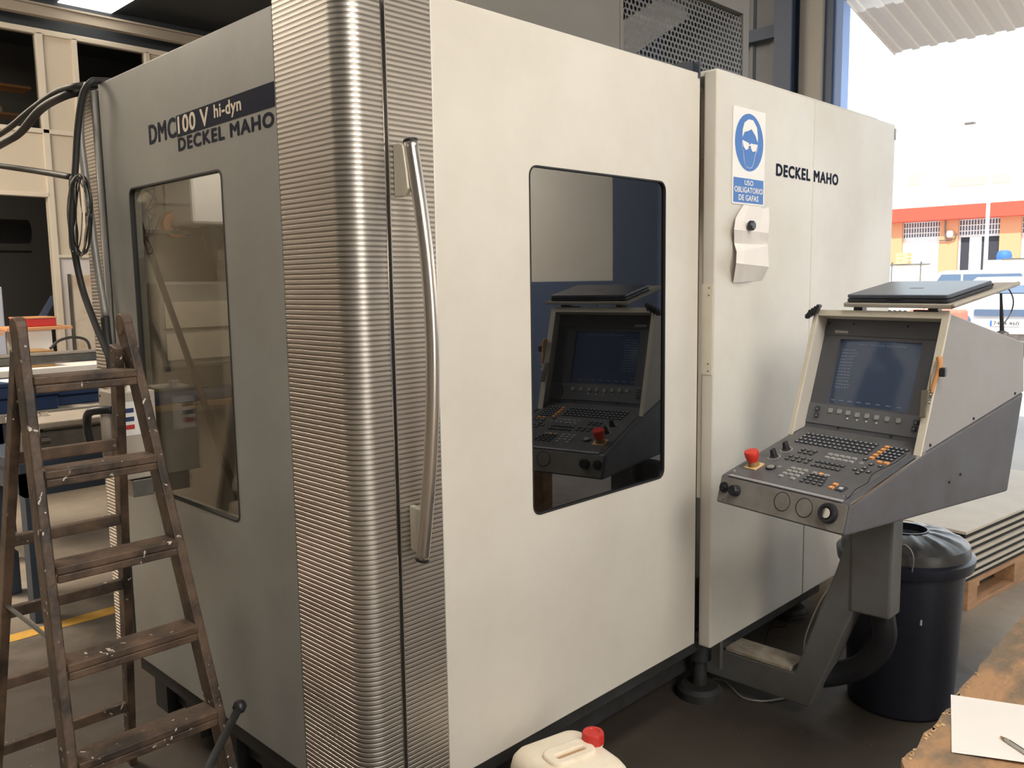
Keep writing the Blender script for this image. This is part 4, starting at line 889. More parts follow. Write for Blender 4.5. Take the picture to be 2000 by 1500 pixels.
# orange pliers/knife and khaki key fob hanging from a clip on the right flange
HF = frame(cl(CW + .004, .36, 1.09), -(Vector((0, 0, 0))) + (cl(0, .466, 1.49) - cl(0, .343, 1.086)).normalized(), Wd)
kt = thing('hanging_cutter', 'orange-handled cutter hanging at the right edge of the console screen', 'tool', cl(CW - .012, .40, 1.30))
def onfl(px, py, du=0): p = ptn(px, py, cl(CW + du, .4, 1.3), U); return p
def near(px, py, back=.012): # point on the flange front plane, slightly in front of it
    fn = (cl(0, .466, 1.49) - cl(0, .343, 1.086)).cross(U).normalized()
    if fn.dot(Wd) > 0: fn = -fn
    return ptn(px, py, cl(0, .343, 1.086) + fn * back, fn)
bm = bmesh.new(); tube(bm, [near(1834, 698), near(1836, 712), near(1831, 730), near(1824, 750), near(1820, 768)], .008, 10, 5, rfun=lambda t: .009 * (1 - .45 * t)); obj('handle', bm, M['knife'], kt, smooth=True)
bm = bmesh.new(); tube(bm, [near(1820, 768), near(1816, 780), near(1815, 788)], .003, 6, 3); obj('blade', bm, M['chrome'], kt)
bm = bmesh.new(); bx(bm, -.010, .010, -.008, .008, -.013, .013, Matrix.Translation(near(1842, 727, .008))); obj('spring_clip', bm, M['blackplastic'], kt, bevel=.003)
fb_ = thing('key_fob', 'dark khaki fob on a steel spiral hanging below the orange cutter', 'fob', near(1804, 815))
bm = bmesh.new(); beam(bm, near(1806, 762), near(1802, 816), .019, .006, U); obj('fob_body', bm, M['khaki'], fb_, bevel=.0025)
bm = bmesh.new(); pts = []
for k in range(49):
    t = k / 48; c_ = near(1813 + 4 * (1 - t), 762 + 28 * t, .016); pts.append(c_ + U * .004 * math.cos(k * PI / 4) + Z * .001 + (-Wd) * .004 * math.sin(k * PI / 4))
tube(bm, pts, .0011, 5, 0); obj('spiral', bm, M['chrome'], fb_)
bm = bmesh.new(); tube(bm, [near(1826, 705, .016), near(1818, 735, .018), near(1816, 762, .016)], .0012, 5, 5); obj('wire', bm, M['chrome'], fb_)

# chipboard offcut lying on the arm
bm = bmesh.new(); bx(bm, XA + .0, XA + .12, -.232, .035, .172, .186); o = obj('board_offcut', bm, M['foam'], bevel=.002); tag(center(o), 'dusty chipboard strip lying on the console arm near the floor', 'board')

# ---- laptop tray, laptop and what lies between
tilt = math.radians(9.4)
LU = U.copy(); LWt = (Wd * math.cos(tilt) + Z * math.sin(tilt)).normalized(); LN = LU.cross(LWt).normalized()
if LN.z < 0: LN = -LN
def rayd(px, py, D): return CAM + dirp(px, py) * D
Fl = ptn(1652, 583, cl(0, .452, 0), Wd)
LM = Matrix(((LU.x, LWt.x, LN.x, Fl.x), (LU.y, LWt.y, LN.y, Fl.y), (LU.z, LWt.z, LN.z, Fl.z), (0, 0, 0, 1)))
lw = (ptn(1853, 583, Fl, Wd) - Fl).dot(LU)
lap = thing('laptop', 'closed dark blue-black laptop lying on the tray above the console', 'laptop', Fl)
bm = bmesh.new(); prism(bm, rrect(0, lw, 0, .250, .012), -.0125, -.001, LM); obj('laptop_base', bm, M['laptop_dark'], lap, bevel=.003)
bm = bmesh.new(); prism(bm, rrect(0.001, lw - .001, .001, .249, .012), .0005, .012, LM); ll = obj('laptop_lid', bm, M['laptop'], lap, bevel=.003)
bm = bmesh.new(); bx(bm, .145, .19, -.003, .004, -.003, .004, LM); obj('lid_latch', bm, M['blackplastic'], lap, bevel=.001)
bm = bmesh.new(); bx(bm, .15, .195, .11, .122, .0119, .0122, LM); obj('lid_mark', bm, M['laptop_dark'], ll)
tr = thing('laptop_tray', 'worn grey-cream board tray propped over the console hood', 'tray', Fl + Z * -.03)
bm = bmesh.new(); prism(bm, rrect(-.010, lw + .016, -.006, .36, .01), -.027, -.0135, LM); obj('tray_board', bm, M['concbench'], tr, bevel=.003)
bm = bmesh.new(); tube(bm, [LM @ Vector((lw + .016, -.006, -.018)), LM @ Vector((lw + .016, .36, -.018))], .007, 8, 0); obj('tray_edge', bm, M['concbench'], tr, smooth=True)
R0 = ptn(1957, 648, cl(CW - .03, 0, 0), U); R1 = ptn(1955, 573, R0, Wd)
bm = bmesh.new(); tube(bm, [R0, R0.lerp(R1, .5), R1], .0045, 8, 0, rfun=lambda t: .007 - .003 * t); obj('prop_rod', bm, M['blackplastic'], tr)
bm = bmesh.new(); lathe(bm, [(.02, 0), (.02, .006), (.008, .012), (0, .012)], (R0.x, R0.y, R0.z - .008), 12); obj('rod_foot', bm, M['greysteel'], tr)
for uu in (.03, lw - .06): 
    p_ = LM @ Vector((uu, .03, -.027)); bm = bmesh.new(); bx(bm, p_.x - .02, p_.x + .02, p_.y - .014, p_.y + .014, p_.z - .026, p_.z); obj('tray_foot', bm, M['blackplastic'], tr, bevel=.003)
cbl = obj('laptop_cable', tube(bmesh.new(), [LM @ Vector((lw, .24, 0)), rayd(1945, 556, 3.12), rayd(1966, 560, 3.12), rayd(1979, 585, 3.10), rayd(1974, 612, 3.08), R0 + Z * .02], .0028, 6, 6), M['rubber'], smooth=True); tag(cbl, 'thin dark cable looping from the laptop down to the prop rod', 'cable')
# small things on the front of the hood under the tray
ptd = lambda u, w, z: cl(u, w, z)
jar = thing('battery_row', 'row of small white batteries lying under the laptop tray', 'batteries', cl(.26, .475, 1.49))
for k in range(4):
    bm = bmesh.new(); c_ = cl(.262 + k * .017, .480, 1.490); tube(bm, [c_, c_ + Wd * .045 - Z * .011], .0062, 10, 0); bt = obj('battery', bm, M['white'], jar, smooth='auto')
    if k == 0:
        bm = bmesh.new(); tube(bm, [c_ - Wd * .001, c_ - Wd * .0004], .0045, 10, 0); obj('battery_tip', bm, M['black'], bt)
bm = bmesh.new(); c_ = cl(.34, .485, 1.492); beam(bm, c_, c_ + U * .055, .012, .012, Wd); mk = obj('marker_pen', bm, M['laptop_dark'], bevel=.003); tag(mk, 'dark marker pen lying beside the batteries under the tray', 'pen')
bm = bmesh.new(); c_ = cl(.41, .478, 1.492); beam(bm, c_, c_ + U * .035 + Wd * .02, .014, .010, Wd); mk = obj('folded_cloth', bm, M['paper'], bevel=.003); tag(mk, 'small cream folded wipe at the right corner of the console hood', 'cloth')

# ================================================================== sign, note, magnet on the right panel
FPn = lambda lift: FR @ Matrix.Translation((0, 0, -RY + lift))
sg = thing('safety_sign', 'blue and white safety sign reading uso obligatorio de gafas', 'sign', (1.66, RY, 1.86))
sg['label'] = 'blue and white goggles safety sign on the right panel'
bm = bmesh.new(); prism(bm, rrect(1.549, 1.772, 1.858, 2.186, .004), .0005, .003, FPn(0)); obj('sign_board', bm, M['sign_white'], sg)
SB = FPn(.0032)
cx, cz, rx = 1.660, 2.072, .098
bm = bmesh.new(); prism(bm, circ(cx, cz, .098, 40), 0, .0006, SB); obj('blue_disc', bm, M['sign_blue'], sg)
bm = bmesh.new(); prism(bm, [(1.556, 1.864), (1.764, 1.864), (1.764, 1.948), (1.556, 1.948)], 0, .0006, SB); obj('blue_field', bm, M['sign_blue'], sg)
SB2 = FPn(.0040)
def sp_(pts_): return [(cx + a * .098, cz + b * .098) for a, b in pts_]
bm = bmesh.new(); prism(bm, sp_([(-.52, .14), (-.50, .42), (-.38, .66), (-.10, .80), (.22, .80), (.50, .58), (.58, .25), (.57, .05), (.40, .28), (.10, .48), (-.10, .40), (-.36, .34)]), 0, .0005, SB2); obj('hair_shape', bm, M['sign_white'], sg)
bm = bmesh.new(); prism(bm, sp_([(-.52, .05), (-.06, -.02), (-.08, -.22), (-.26, -.28), (-.44, -.16)]), 0, .0005, SB2); prism(bm, sp_([(.06, -.02), (.56, -.02), (.46, -.26), (.22, -.30), (.10, -.20)]), 0, .0005, SB2); prism(bm, sp_([(-.08, -.06), (.08, -.06), (.08, -.11), (-.08, -.11)]), 0, .0005, SB2); obj('goggles_shape', bm, M['sign_white'], sg)
bm = bmesh.new(); fc = sp_([(-.54, -.02), (-.52, -.22), (-.42, -.36), (-.36, -.66), (-.26, -.84), (.12, -.88), (.30, -.70), (.40, -.40), (.54, -.22), (.56, .0)])
tube(bm, [SB2 @ Vector((a, b, .0)) for a, b in fc], .0009, 5, 3); obj('face_outline', bm, M['sign_white'], sg)
text('sign_text', 'USO', 1.630, 1.690, 1.925, 1.942, SB, M['sign_white'], sg, bold=.04, lift=.0008)
text('sign_text', 'OBLIGATORIO', 1.562, 1.758, 1.899, 1.918, SB, M['sign_white'], sg, bold=.04, lift=.0008)
text('sign_text', 'DE GAFAS', 1.592, 1.728, 1.872, 1.891, SB, M['sign_white'], sg, bold=.04, lift=.0008)
# crumpled note (creased strip)
nt_ = bmesh.new()
rows = [((1452, 400), (1502, 405), .004), ((1437, 425), (1503, 430), .012), ((1434, 448), (1501, 455), .022), ((1434, 475), (1500, 479), .008), ((1439, 492), (1500, 480), .022), ((1438, 514), (1502, 521), .035), ((1432, 552), (1488, 548), .006)]
V0 = []
for (l_, r_, d_) in rows:
    rr_ = []
    for k in range(5):
        px = l_[0] + (r_[0] - l_[0]) * k / 4; py = l_[1] + (r_[1] - l_[1]) * k / 4
        rr_.append(nt_.verts.new(pt(px, py, 'y', RY - d_ - .006 * math.sin(k * 1.4))))
    V0.append(rr_)
for a, b in zip(V0, V0[1:]):
    for k in range(4): nt_.faces.new((a[k], a[k + 1], b[k + 1], b[k]))
no = obj('paper_note', nt_, M['paper']); so2 = no.modifiers.new('t', 'SOLIDIFY'); so2.thickness = .0006
tag(no, 'crumpled folded white note held by a black magnet under the sign', 'note')
c_ = pt(1464, 441, 'y', RY - .03); bm = bmesh.new(); lathe(bm, [(.016, 0), (.018, .003), (.017, .014), (.013, .018), (0, .018)], (0, 0, 0), 20, Matrix.Translation(c_) @ Matrix.Rotation(PI / 2, 4, 'X'))
mg = obj('round_magnet', bm, M['blackplastic'], smooth='auto'); tag(mg, 'round black magnet pinning the crumpled note to the panel', 'magnet')
# ================================================================== things on the left: cables, switch box, ladder, pole
def cable(name, label, pts_, r, m='rubber', seg=8, cat='cable', sm=6):
    o_ = obj(name, tube(bmesh.new(), pts_, r, seg, sm), M[m], smooth=True); tag(o_, label, cat); return o_
LXp = lambda px, py, x=-.03: pt(px, py, 'x', x)
cable('power_cable', 'upper of two black cables sagging in from the top left', [LXp(-120, 330, -.10), LXp(0, 262, -.08), LXp(60, 215, -.06), LXp(110, 180, -.04), LXp(150, 168, -.03), Vector((.05, 1.5, 2.29))], .011)
cable('power_cable', 'lower and thicker of two black cables sagging in from the top left', [LXp(-120, 350, -.12), LXp(0, 283, -.10), LXp(40, 258, -.08), LXp(80, 213, -.06), LXp(130, 186, -.04), Vector((.05, 1.54, 2.28))], .014)
cable('thin_cable', 'straight dark cable running left from the wire bundle', [LXp(-100, 310, -.04), LXp(0, 324, -.04), LXp(70, 334, -.04), LXp(140, 346, -.04)], .011)
cable('black_hose', 'black hose arching over the machine edge and down to the ladder top', [Vector((.10, 1.36, 2.28)), LXp(195, 158, .0), LXp(178, 160, -.03), LXp(162, 185, -.05), LXp(152, 250, -.06), LXp(147, 330, -.07), LXp(140, 420, -.09), LXp(144, 480, -.09), LXp(160, 560, -.08), LXp(185, 630, -.08), LXp(214, 700, -.08), LXp(222, 735, -.08)], .011)
cable('grey_conduit', 'silver-grey flexible conduit running down the machine edge', [LXp(172, 163, -.005), LXp(160, 200, -.02), LXp(157, 260, -.03), LXp(166, 340, -.03), LXp(178, 430, -.025), LXp(190, 520, -.025), LXp(206, 618, -.025)], .012, 'silver')
cable('conduit_end', 'black rubber end sleeve below the silver-grey conduit', [LXp(205, 618, -.03), LXp(209, 660, -.03), LXp(215, 700, -.03), LXp(219, 735, -.03)], .015)
wb = thing('wire_coil', 'tangled coil of thin grey wires hanging at the machine edge', 'wires', LXp(145, 480, -.09))
random.seed(11)
for k in range(9):
    pts_ = []; a0 = random.uniform(0, 6); wdt = random.uniform(10, 24); sh_ = random.uniform(-6, 14)
    for j in range(13):
        t = 2 * PI * j / 12; pts_.append(LXp(148 + sh_ + wdt * math.cos(t) * (1 if math.cos(t) > 0 else .9) + random.uniform(-3, 3), 420 + 78 * math.sin(t) + random.uniform(-5, 5), -.055 - .05 * random.random()))
    obj('wire', tube(bmesh.new(), pts_, .0022, 5, 4), M['silver'] if k % 2 else M['rubber'], wb, smooth=True)
# switch box
sbx = thing('switch_box', 'beige electrical switch box with black rotary handle beside the ladder', 'switch box', (-.06, 1.16, 1.0))
bm = bmesh.new(); FBX = Matrix(((0, 0, 1, 0), (1, 0, 0, 0), (0, 1, 0, 0), (0, 0, 0, 1)))
prism(bm, [(1.23, 1.03), (1.23, 1.28), (1.085, 1.28), (1.085, 1.005), (1.14, 1.003)], -.12, 0.0, FBX); obj('box_body', bm, M['ebox'], sbx, bevel=.004)
bm = bmesh.new(); prism(bm, [(-.112, 1.145), (-.04, 1.145), (-.04, 1.25), (-.112, 1.25)], .0, .001, FR @ Matrix.Translation((0, 0, -1.085))); lbp = obj('label_plate', bm, M['white'], sbx)
for z_, m_ in ((1.222, 'bluebox'), (1.195, 'bluebox'), (1.17, 'redbox')):
    bm = bmesh.new(); prism(bm, [(-.108, z_ - .006), (-.07, z_ - .006), (-.07, z_ + .008), (-.108, z_ + .008)], .001, .002, FR @ Matrix.Translation((0, 0, -1.085))); obj('label_patch', bm, M[m_], lbp)
bm = bmesh.new(); tube(bm, [(-.12, 1.125, 1.225), (-.145, 1.15, 1.225), (-.165, 1.19, 1.215), (-.165, 1.215, 1.18), (-.16, 1.22, 1.13), (-.15, 1.22, 1.10)], .013, 10, 5); obj('rotary_handle', bm, M['blackplastic'], sbx, smooth=True)
bm = bmesh.new(); tube(bm, [(-.128, 1.15, 1.21), (-.132, 1.15, 1.08)], .016, 12, 0); obj('box_ridge', bm, M['ebox'], sbx, smooth=True)
for y_, z_ in ((1.215, 1.262), (1.10, 1.262), (1.215, 1.045), (1.10, 1.025)):
    bm = bmesh.new(); lathe(bm, [(0, .002), (.004, .0015), (.0045, 0)], (0, 0, 0), 8, Matrix.Translation((-.12, y_, z_)) @ Matrix.Rotation(-PI / 2, 4, 'Y')); obj('box_screw', bm, M['black'], sbx)
bm = bmesh.new(); tube(bm, [(-.06, 1.12, 1.30), (-.06, 1.12, 1.275)], .012, 10, 0); obj('cable_gland', bm, M['white'], sbx)
bm = bmesh.new(); bx(bm, -.085, -.02, 1.09, 1.15, .945, 1.0); obj('plug_block', bm, M['greysteel'], sbx, bevel=.003)
# ladder
ld = thing('step_ladder', 'old paint-spattered brown wooden step ladder', 'ladder', (-.30, .85, 0))
fy = lambda z: .497 + .23 * z
ry = lambda z: 1.25 - .27 * z
def lx(z): return -.445 - .035 * (1.37 - z)
def rx_(z): return -.165 + .075 * (1.37 - z)
for side in (0, 1):
    f_ = lx if side == 0 else rx_
    bm = bmesh.new(); beam(bm, (f_(0), fy(0), .005), (f_(1.50), fy(1.50), 1.50), .026, .062, (1, 0, 0)); lathe(bm, [(0, -.014), (.031, -.014), (.031, .014), (0, .014)], (0, 0, 0), 14, Matrix.Translation((f_(1.5), fy(1.5), 1.50)) @ Matrix.Rotation(PI / 2, 4, 'Y')); obj('front_rail', bm, M['ladder'], ld, bevel=.004)
rxl = lambda z: -.445 - .045 * (1.37 - z)
rxr = lambda z: -.188 + .07 * (1.37 - z)
for side in (0, 1):
    f_ = rxl if side == 0 else rxr; off = .028 * (-1 if side == 0 else 1)
    bm = bmesh.new(); beam(bm, (f_(0) , ry(0), .005), (f_(1.44), ry(1.44), 1.44), .024, .045, (1, 0, 0)); obj('rear_rail', bm, M['ladder'], ld, bevel=.003)
for z in (1.37, 1.135, .90, .665, .43, .195):
    bm = bmesh.new(); y_ = fy(z); bx(bm, lx(z) + .010, rx_(z) - .010, y_ - .045, y_ + .035, z - .012, z + .010); bx(bm, lx(z) + .012, rx_(z) - .012, y_ - .043, y_ - .030, z - .034, z - .012); obj('step', bm, M['ladder'], ld, bevel=.004)
for z in (1.15, .91, .69, .46, .235):
    bm = bmesh.new(); y_ = ry(z); bx(bm, rxl(z) + .008, rxr(z) - .008, y_ - .012, y_ + .012, z - .016, z + .016); obj('rear_rung', bm, M['ladder'], ld, bevel=.003)
bm = bmesh.new(); tube(bm, [(lx(.7) + .0, fy(.72) + .02, .72), (rxl(.72) + .0, ry(.72) - .02, .72)], .006, 6, 0); obj('spreader_bar', bm, M['arm'], ld)
bm = bmesh.new(); bx(bm, lx(1.23) + .014, lx(1.23) + .0165, fy(1.24) - .018, fy(1.24) + .012, 1.215, 1.25); obj('white_sticker', bm, M['cream_print'], ld)
# lever with a knob in the lower left
lv = thing('pump_lever', 'dark lever rod with round knob leaning by the ladder foot', 'lever', LXp(405, 1510, -.30))
a_ = LXp(468, 1380, -.05); b_ = LXp(400, 1512, -.22); b2 = b_ + (b_ - a_) * 1.1
bm = bmesh.new(); tube(bm, [a_, b_, b2], .011, 10, 0); obj('rod', bm, M['dark_iron'], lv, smooth=True)
bm = bmesh.new(); lathe(bm, [(0, -.02), (.014, -.014), (.02, 0), (.014, .014), (0, .02)], a_, 14); obj('knob', bm, M['blackplastic'], lv, smooth=True)
obj('pivot_block', box(b2.x - .06, b2.x + .04, b2.y - .05, b2.y + .05, 0, max(b2.z + .03, .05)), M['dark_iron'], lv, bevel=.01)

# ================================================================== jerrycan
ja = math.radians(-13); JX = Vector((math.cos(ja), math.sin(ja), 0)); JY = Vector((-math.sin(ja), math.cos(ja), 0))
jc = thing('jerrycan', 'dirty cream plastic jerrycan with red screw cap', 'jerrycan', (.50, -.20, 0), rotz=ja)
JM = pm(jc)
jb = bmesh.new(); ringsJ = []
def jr(hx, hy_, z, r): return [jb.verts.new(JM @ Vector((x, y_, z))) for x, y_ in rrect(-hx, hx, -hy_, hy_, r, 6)]
for hx, hy_, z, r in ((.10, .11, 0, .04), (.118, .128, .008, .045), (.122, .132, .03, .045), (.122, .132, .13, .045), (.119, .129, .14, .045), (.122, .132, .15, .045), (.122, .132, .30, .045), (.117, .127, .325, .045), (.105, .115, .342, .04), (.085, .095, .352, .035)):
    ringsJ.append(jr(hx, hy_, z, r))
for a, b in zip(ringsJ, ringsJ[1:]):
    n_ = len(a)
    for k in range(n_): jb.faces.new((a[k], a[(k + 1) % n_], b[(k + 1) % n_], b[k]))
jb.faces.new(ringsJ[0][::-1]); jb.faces.new(ringsJ[-1])
obj('can_body', jb, M['can'], jc, smooth='auto', bevel=0)
# raised handle bridge with finger slot
plate('carry_handle', [rrect(-.072, .072, -.042, .040, .03), rrect(-.046, .046, -.016, .002, .006)], .338, .362, JM, M['can'], jc, bevel=.005)
bm = bmesh.new(); prism(bm, rrect(-.046, .046, -.016, .002, .006), .340, .3535, JM); obj('handle_recess', bm, mat('can_recess', (.50, .31, .17), .6), jc)
bm = bmesh.new(); lathe(bm, [(.028, .345), (.028, .362)], (0, 0, 0), 24, JM @ Matrix.Translation((.090, .012, 0))); obj('neck', bm, M['can'], jc, smooth='auto')
bm = bmesh.new(); prof = [(.0285, .350), (.0295, .352), (.0295, .378), (.027, .382), (.019, .382), (.017, .379), (0, .379)]; lathe(bm, prof, (0, 0, 0), 40, JM @ Matrix.Translation((.090, .012, 0))); cpj = obj('screw_cap', bm, M['canred'], jc, smooth='auto')
bm = bmesh.new()
for k in range(24): a = 2 * PI * k / 24; bx(bm, -.0012, .0012, .029, .0305, .353, .376, JM @ Matrix.Translation((.090, .012, 0)) @ Matrix.Rotation(a, 4, 'Z'))
obj('cap_rib', bm, M['canred'], cpj)

# ================================================================== dustbin
bn = thing('dustbin', 'tall black plastic dustbin with domed ribbed lid', 'bin', (2.10, -.475, 0))
bc = (2.10, -.475, 0)
bm = bmesh.new(); lathe(bm, [(.17, 0), (.182, .01), (.188, .10), (.205, .50), (.209, .56), (.209, .575)], bc, 48); obj('bin_body', bm, M['bin'], bn, smooth='auto')
bm = bmesh.new(); lathe(bm, [(.209, .535), (.232, .545), (.236, .56), (.238, .585), (.222, .592), (.21, .592)], bc, 48, closed=False); obj('bin_rim', bm, M['bin'], bn, smooth='auto')
seg = 72; bmL = bmesh.new(); pr = [(.222, .585), (.221, .61), (.216, .628), (.19, .643), (.15, .656), (.105, .664), (.075, .668)]; rg = []
for i, (r, z) in enumerate(pr):
    rg.append([bmL.verts.new((bc[0] + r * math.cos(2 * PI * k / seg), bc[1] + r * math.sin(2 * PI * k / seg), z + (.005 if (k % 6 in (0, 1) and 2 < i < 6) else 0))) for k in range(seg)])
for a, b in zip(rg, rg[1:]):
    for k in range(seg): bmL.faces.new((a[k], b[k], b[(k + 1) % seg], a[(k + 1) % seg]))
ldd = obj('bin_lid', bmL, M['lid'], bn, smooth='auto')
bm = bmesh.new(); lathe(bm, [(.080, .664), (.080, .671), (.074, .671), (.074, .645), (.05, .62), (0, .62)], bc, 36, closed=False); obj('lid_opening', bm, M['bin'], ldd, smooth='auto')
def binpt(px, py, r=.236): # point on the camera-facing side of a vertical cylinder
    v = dirp(px, py); o_ = CAM - Vector(bc); A_ = v.x ** 2 + v.y ** 2; B_ = 2 * (o_.x * v.x + o_.y * v.y); C_ = o_.x ** 2 + o_.y ** 2 - r * r; D = max(B_ * B_ - 4 * A_ * C_, 0)
    return CAM + v * ((-B_ - math.sqrt(D)) / (2 * A_))
bm = bmesh.new(); tube(bm, [binpt(1745, 1066, .228), binpt(1765, 1064, .238), binpt(1778, 1074, .242), binpt(1784, 1092, .244), binpt(1781, 1118, .236)], .0032, 6, 5); obj('wire_handle', bm, M['silver'], bn, smooth=True)
bm = bmesh.new(); e_ = bc[0] + .242 * .80, bc[1] - .242 * .60
tube(bm, [(e_[0], e_[1], .595), (e_[0] + .014, e_[1] - .01, .575), (e_[0] + .006, e_[1] - .006, .54)], .003, 6, 4); obj('wire_handle', bm, M['silver'], bn)
c_ = binpt(1799, 1216, .199); bm = bmesh.new(); bx(bm, -.003, .003, -.003, .003, -.010, .010, Matrix.Translation(c_)); obj('white_speck', bm, M['white'], bn)

# ================================================================== pallet and board stack
pa = math.radians(-7.1)
pl = thing('wooden_pallet', 'used wooden pallet under the board stack beside the bin', 'pallet', (3.20, -.39, 0), rotz=pa)
PM = pm(pl)
for ry0 in (0, .34, .70):
    bm = bmesh.new(); bx(bm, 0, 1.2, ry0, ry0 + .10, 0, .022, PM); obj('bottom_board', bm, M['wood'], pl, bevel=.002)
    bm = bmesh.new(); bx(bm, 0, 1.2, ry0, ry0 + .10, .10, .122, PM) if False else None
    for rx0 in (0, .53, 1.10):
        bm = bmesh.new(); bx(bm, rx0, rx0 + (.10 if rx0 != .53 else .14), ry0, ry0 + .10, .022, .10, PM); obj('block', bm, M['wood'], pl, bevel=.003)
for rx0 in (0, .53, 1.10):
    bm = bmesh.new(); bx(bm, rx0, rx0 + .12 if rx0 < 1 else 1.2, 0, .80, .10, .122, PM); obj('stringer', bm, M['wood'], pl, bevel=.002)
for k in range(6):
    bm = bmesh.new(); bx(bm, 0, 1.2, k * .14, k * .14 + .10, .122, .144, PM); obj('deck_board', bm, M['wood'], pl, bevel=.002)
nB = 7; z = .144
for k in range(nB):
    nm = ['lowest', 'second lowest', 'third from bottom', 'middle', 'third from top', 'second highest', 'topmost'][k]
    j = random.uniform(-.012, .012)
    bm = bmesh.new(); bx(bm, -.06 + j, 1.5 + j, -.004 + j * .5, .86, z + .0225, z + .037, PM)
    o_ = thing('stacked_board', 'grey-cream board on the pallet, %s of its stack' % nm, 'board', (PM @ Vector((.7, .4, z))))
    obj('sheet', bm, M['sheet'], o_, bevel=.002)
    bm = bmesh.new(); bx(bm, -.045 + j, 1.485 + j, .008 + j * .5, .84, z, z + .0225, PM); obj('gap_shade_slab', bm, M['gap_shade'], o_)
    z += .0372

# ================================================================== workbench in the foreground with paper and pen
wbn = thing('workbench', 'rough brown wooden workbench top at the lower right', 'workbench', (.9, -1.6, 0))
random.seed(21); bm = bmesh.new()
ed = []; n = 80
for k in range(n + 1):
    x = -.05 + 2.15 * k / n; yb = -1.155 + .0329 * (x - .164)
    ed.append((x, yb + random.uniform(-.004, .003) - (.010 if random.random() < .08 else 0)))
poly = [(-.05, -2.1), (2.1, -2.1)] + ed[::-1]
prism(bm, poly, .815, .85); obj('bench_top', bm, M['bench'], wbn)
bm = bmesh.new()
for k in range(4, 24):
    x, y_ = ed[k]
    if random.random() < .35: continue
    for m_ in range(3):
        xx = x + random.uniform(0, .027); ww = random.uniform(.003, .009); y2 = y_ - random.uniform(0, .008)
        prism(bm, [(xx, y2 + .001), (xx + ww, y2), (xx + ww * .7, y2 - ww * .8), (xx - .002, y2 - ww * .5)], .8495, .8512)
o_ = obj('splintered_edge', bm, M['bench_chip'], wbn); o_['kind'] = 'stuff'
for x, y_ in ((.0, -1.25), (2.0, -1.25), (.0, -2.0), (2.0, -2.0)):
    bm = bmesh.new(); bx(bm, x, x + .08, y_ - .08, y_, 0, .815); obj('leg', bm, M['wood'], wbn, bevel=.004)
bm = bmesh.new(); bx(bm, .0, 2.08, -1.29, -1.25, .70, .815); obj('apron', bm, M['wood'], wbn)
zt = .8512
cs = [pt(1857, 1357, 'z', zt), pt(1858.6, 1459, 'z', zt)]
e1 = (cs[1] - cs[0]).normalized(); e2 = Vector((-e1.y, e1.x, 0));
if (pt(2000, 1378, 'z', zt) - cs[0]).dot(e2) < 0: e2 = -e2
e2 = (pt(2000, 1378, 'z', zt) - cs[0]).normalized()
bm = bmesh.new(); G = []
for i in range(9):
    for j in range(9):
        a, b = i / 8 * .21, j / 8 * .297; lift = .0005 + .004 * (i / 8) ** 3 * math.sin(j / 8 * PI)
        G.append(bm.verts.new(cs[0] + e1 * a + e2 * b + Z * lift))
for i in range(8):
    for j in range(8): k = i * 9 + j; bm.faces.new((G[k], G[k + 1], G[k + 10], G[k + 9]))
ps_ = obj('paper_sheet', bm, M['paper'], smooth=True); tag(ps_, 'blank white sheet of paper lying on the brown workbench', 'paper')
pn = thing('ballpoint_pen', 'slim ballpoint pen lying on the white sheet', 'pen', pt(1985, 1460, 'z', zt))
t0 = pt(1954, 1438, 'z', zt + .004); t1 = pt(2006, 1472, 'z', zt + .006); d_ = (t1 - t0).normalized()
bm = bmesh.new(); tube(bm, [t0, t0 + d_ * .012], .003, 8, 0, rfun=lambda t: .0008 + .0028 * t); obj('pen_tip', bm, M['brownwood'], pn)
bm = bmesh.new(); tube(bm, [t0 + d_ * .012, t0 + d_ * .13], .0038, 10, 0); obj('pen_barrel', bm, mat('pen_clear', (.55, .52, .48), .2), pn, smooth=True)
bm = bmesh.new(); tube(bm, [t0 + d_ * .02 + Z * .0035, t0 + d_ * .12 + Z * .0035], .0010, 6, 0); obj('pen_refill', bm, M['black'], pn)

# ================================================================== wires on the floor, hub
cable('white_wire', 'thin pale wire hanging from the console down behind the arm', [pt(1650, 1095, 'x', 1.84), pt(1625, 1140, 'x', 1.84), pt(1600, 1180, 'x', 1.84), pt(1575, 1240, 'x', 1.84), pt(1567, 1290, 'x', 1.84), pt(1545, 1292, 'x', 1.9)], .004, 'hood')
cable('floor_wire', 'thin dark wire lying in a loop on the floor under the arm', [pt(1392, 1325, 'z', .01), pt(1412, 1330, 'z', .01), pt(1430, 1345, 'z', .008), pt(1450, 1362, 'z', .006), pt(1490, 1369, 'z', .006), pt(1540, 1362, 'z', .006)], .004, 'silver')
cable('loose_wire', 'thin wire arching in the dark under the machine', [pt(1500, 1282, 'x', 2.0), pt(1497, 1245, 'x', 2.0), pt(1508, 1225, 'x', 2.0), pt(1530, 1225, 'x', 2.0), pt(1545, 1210, 'x', 2.0), pt(1572, 1205, 'x', 2.0)], .003, 'rubber')

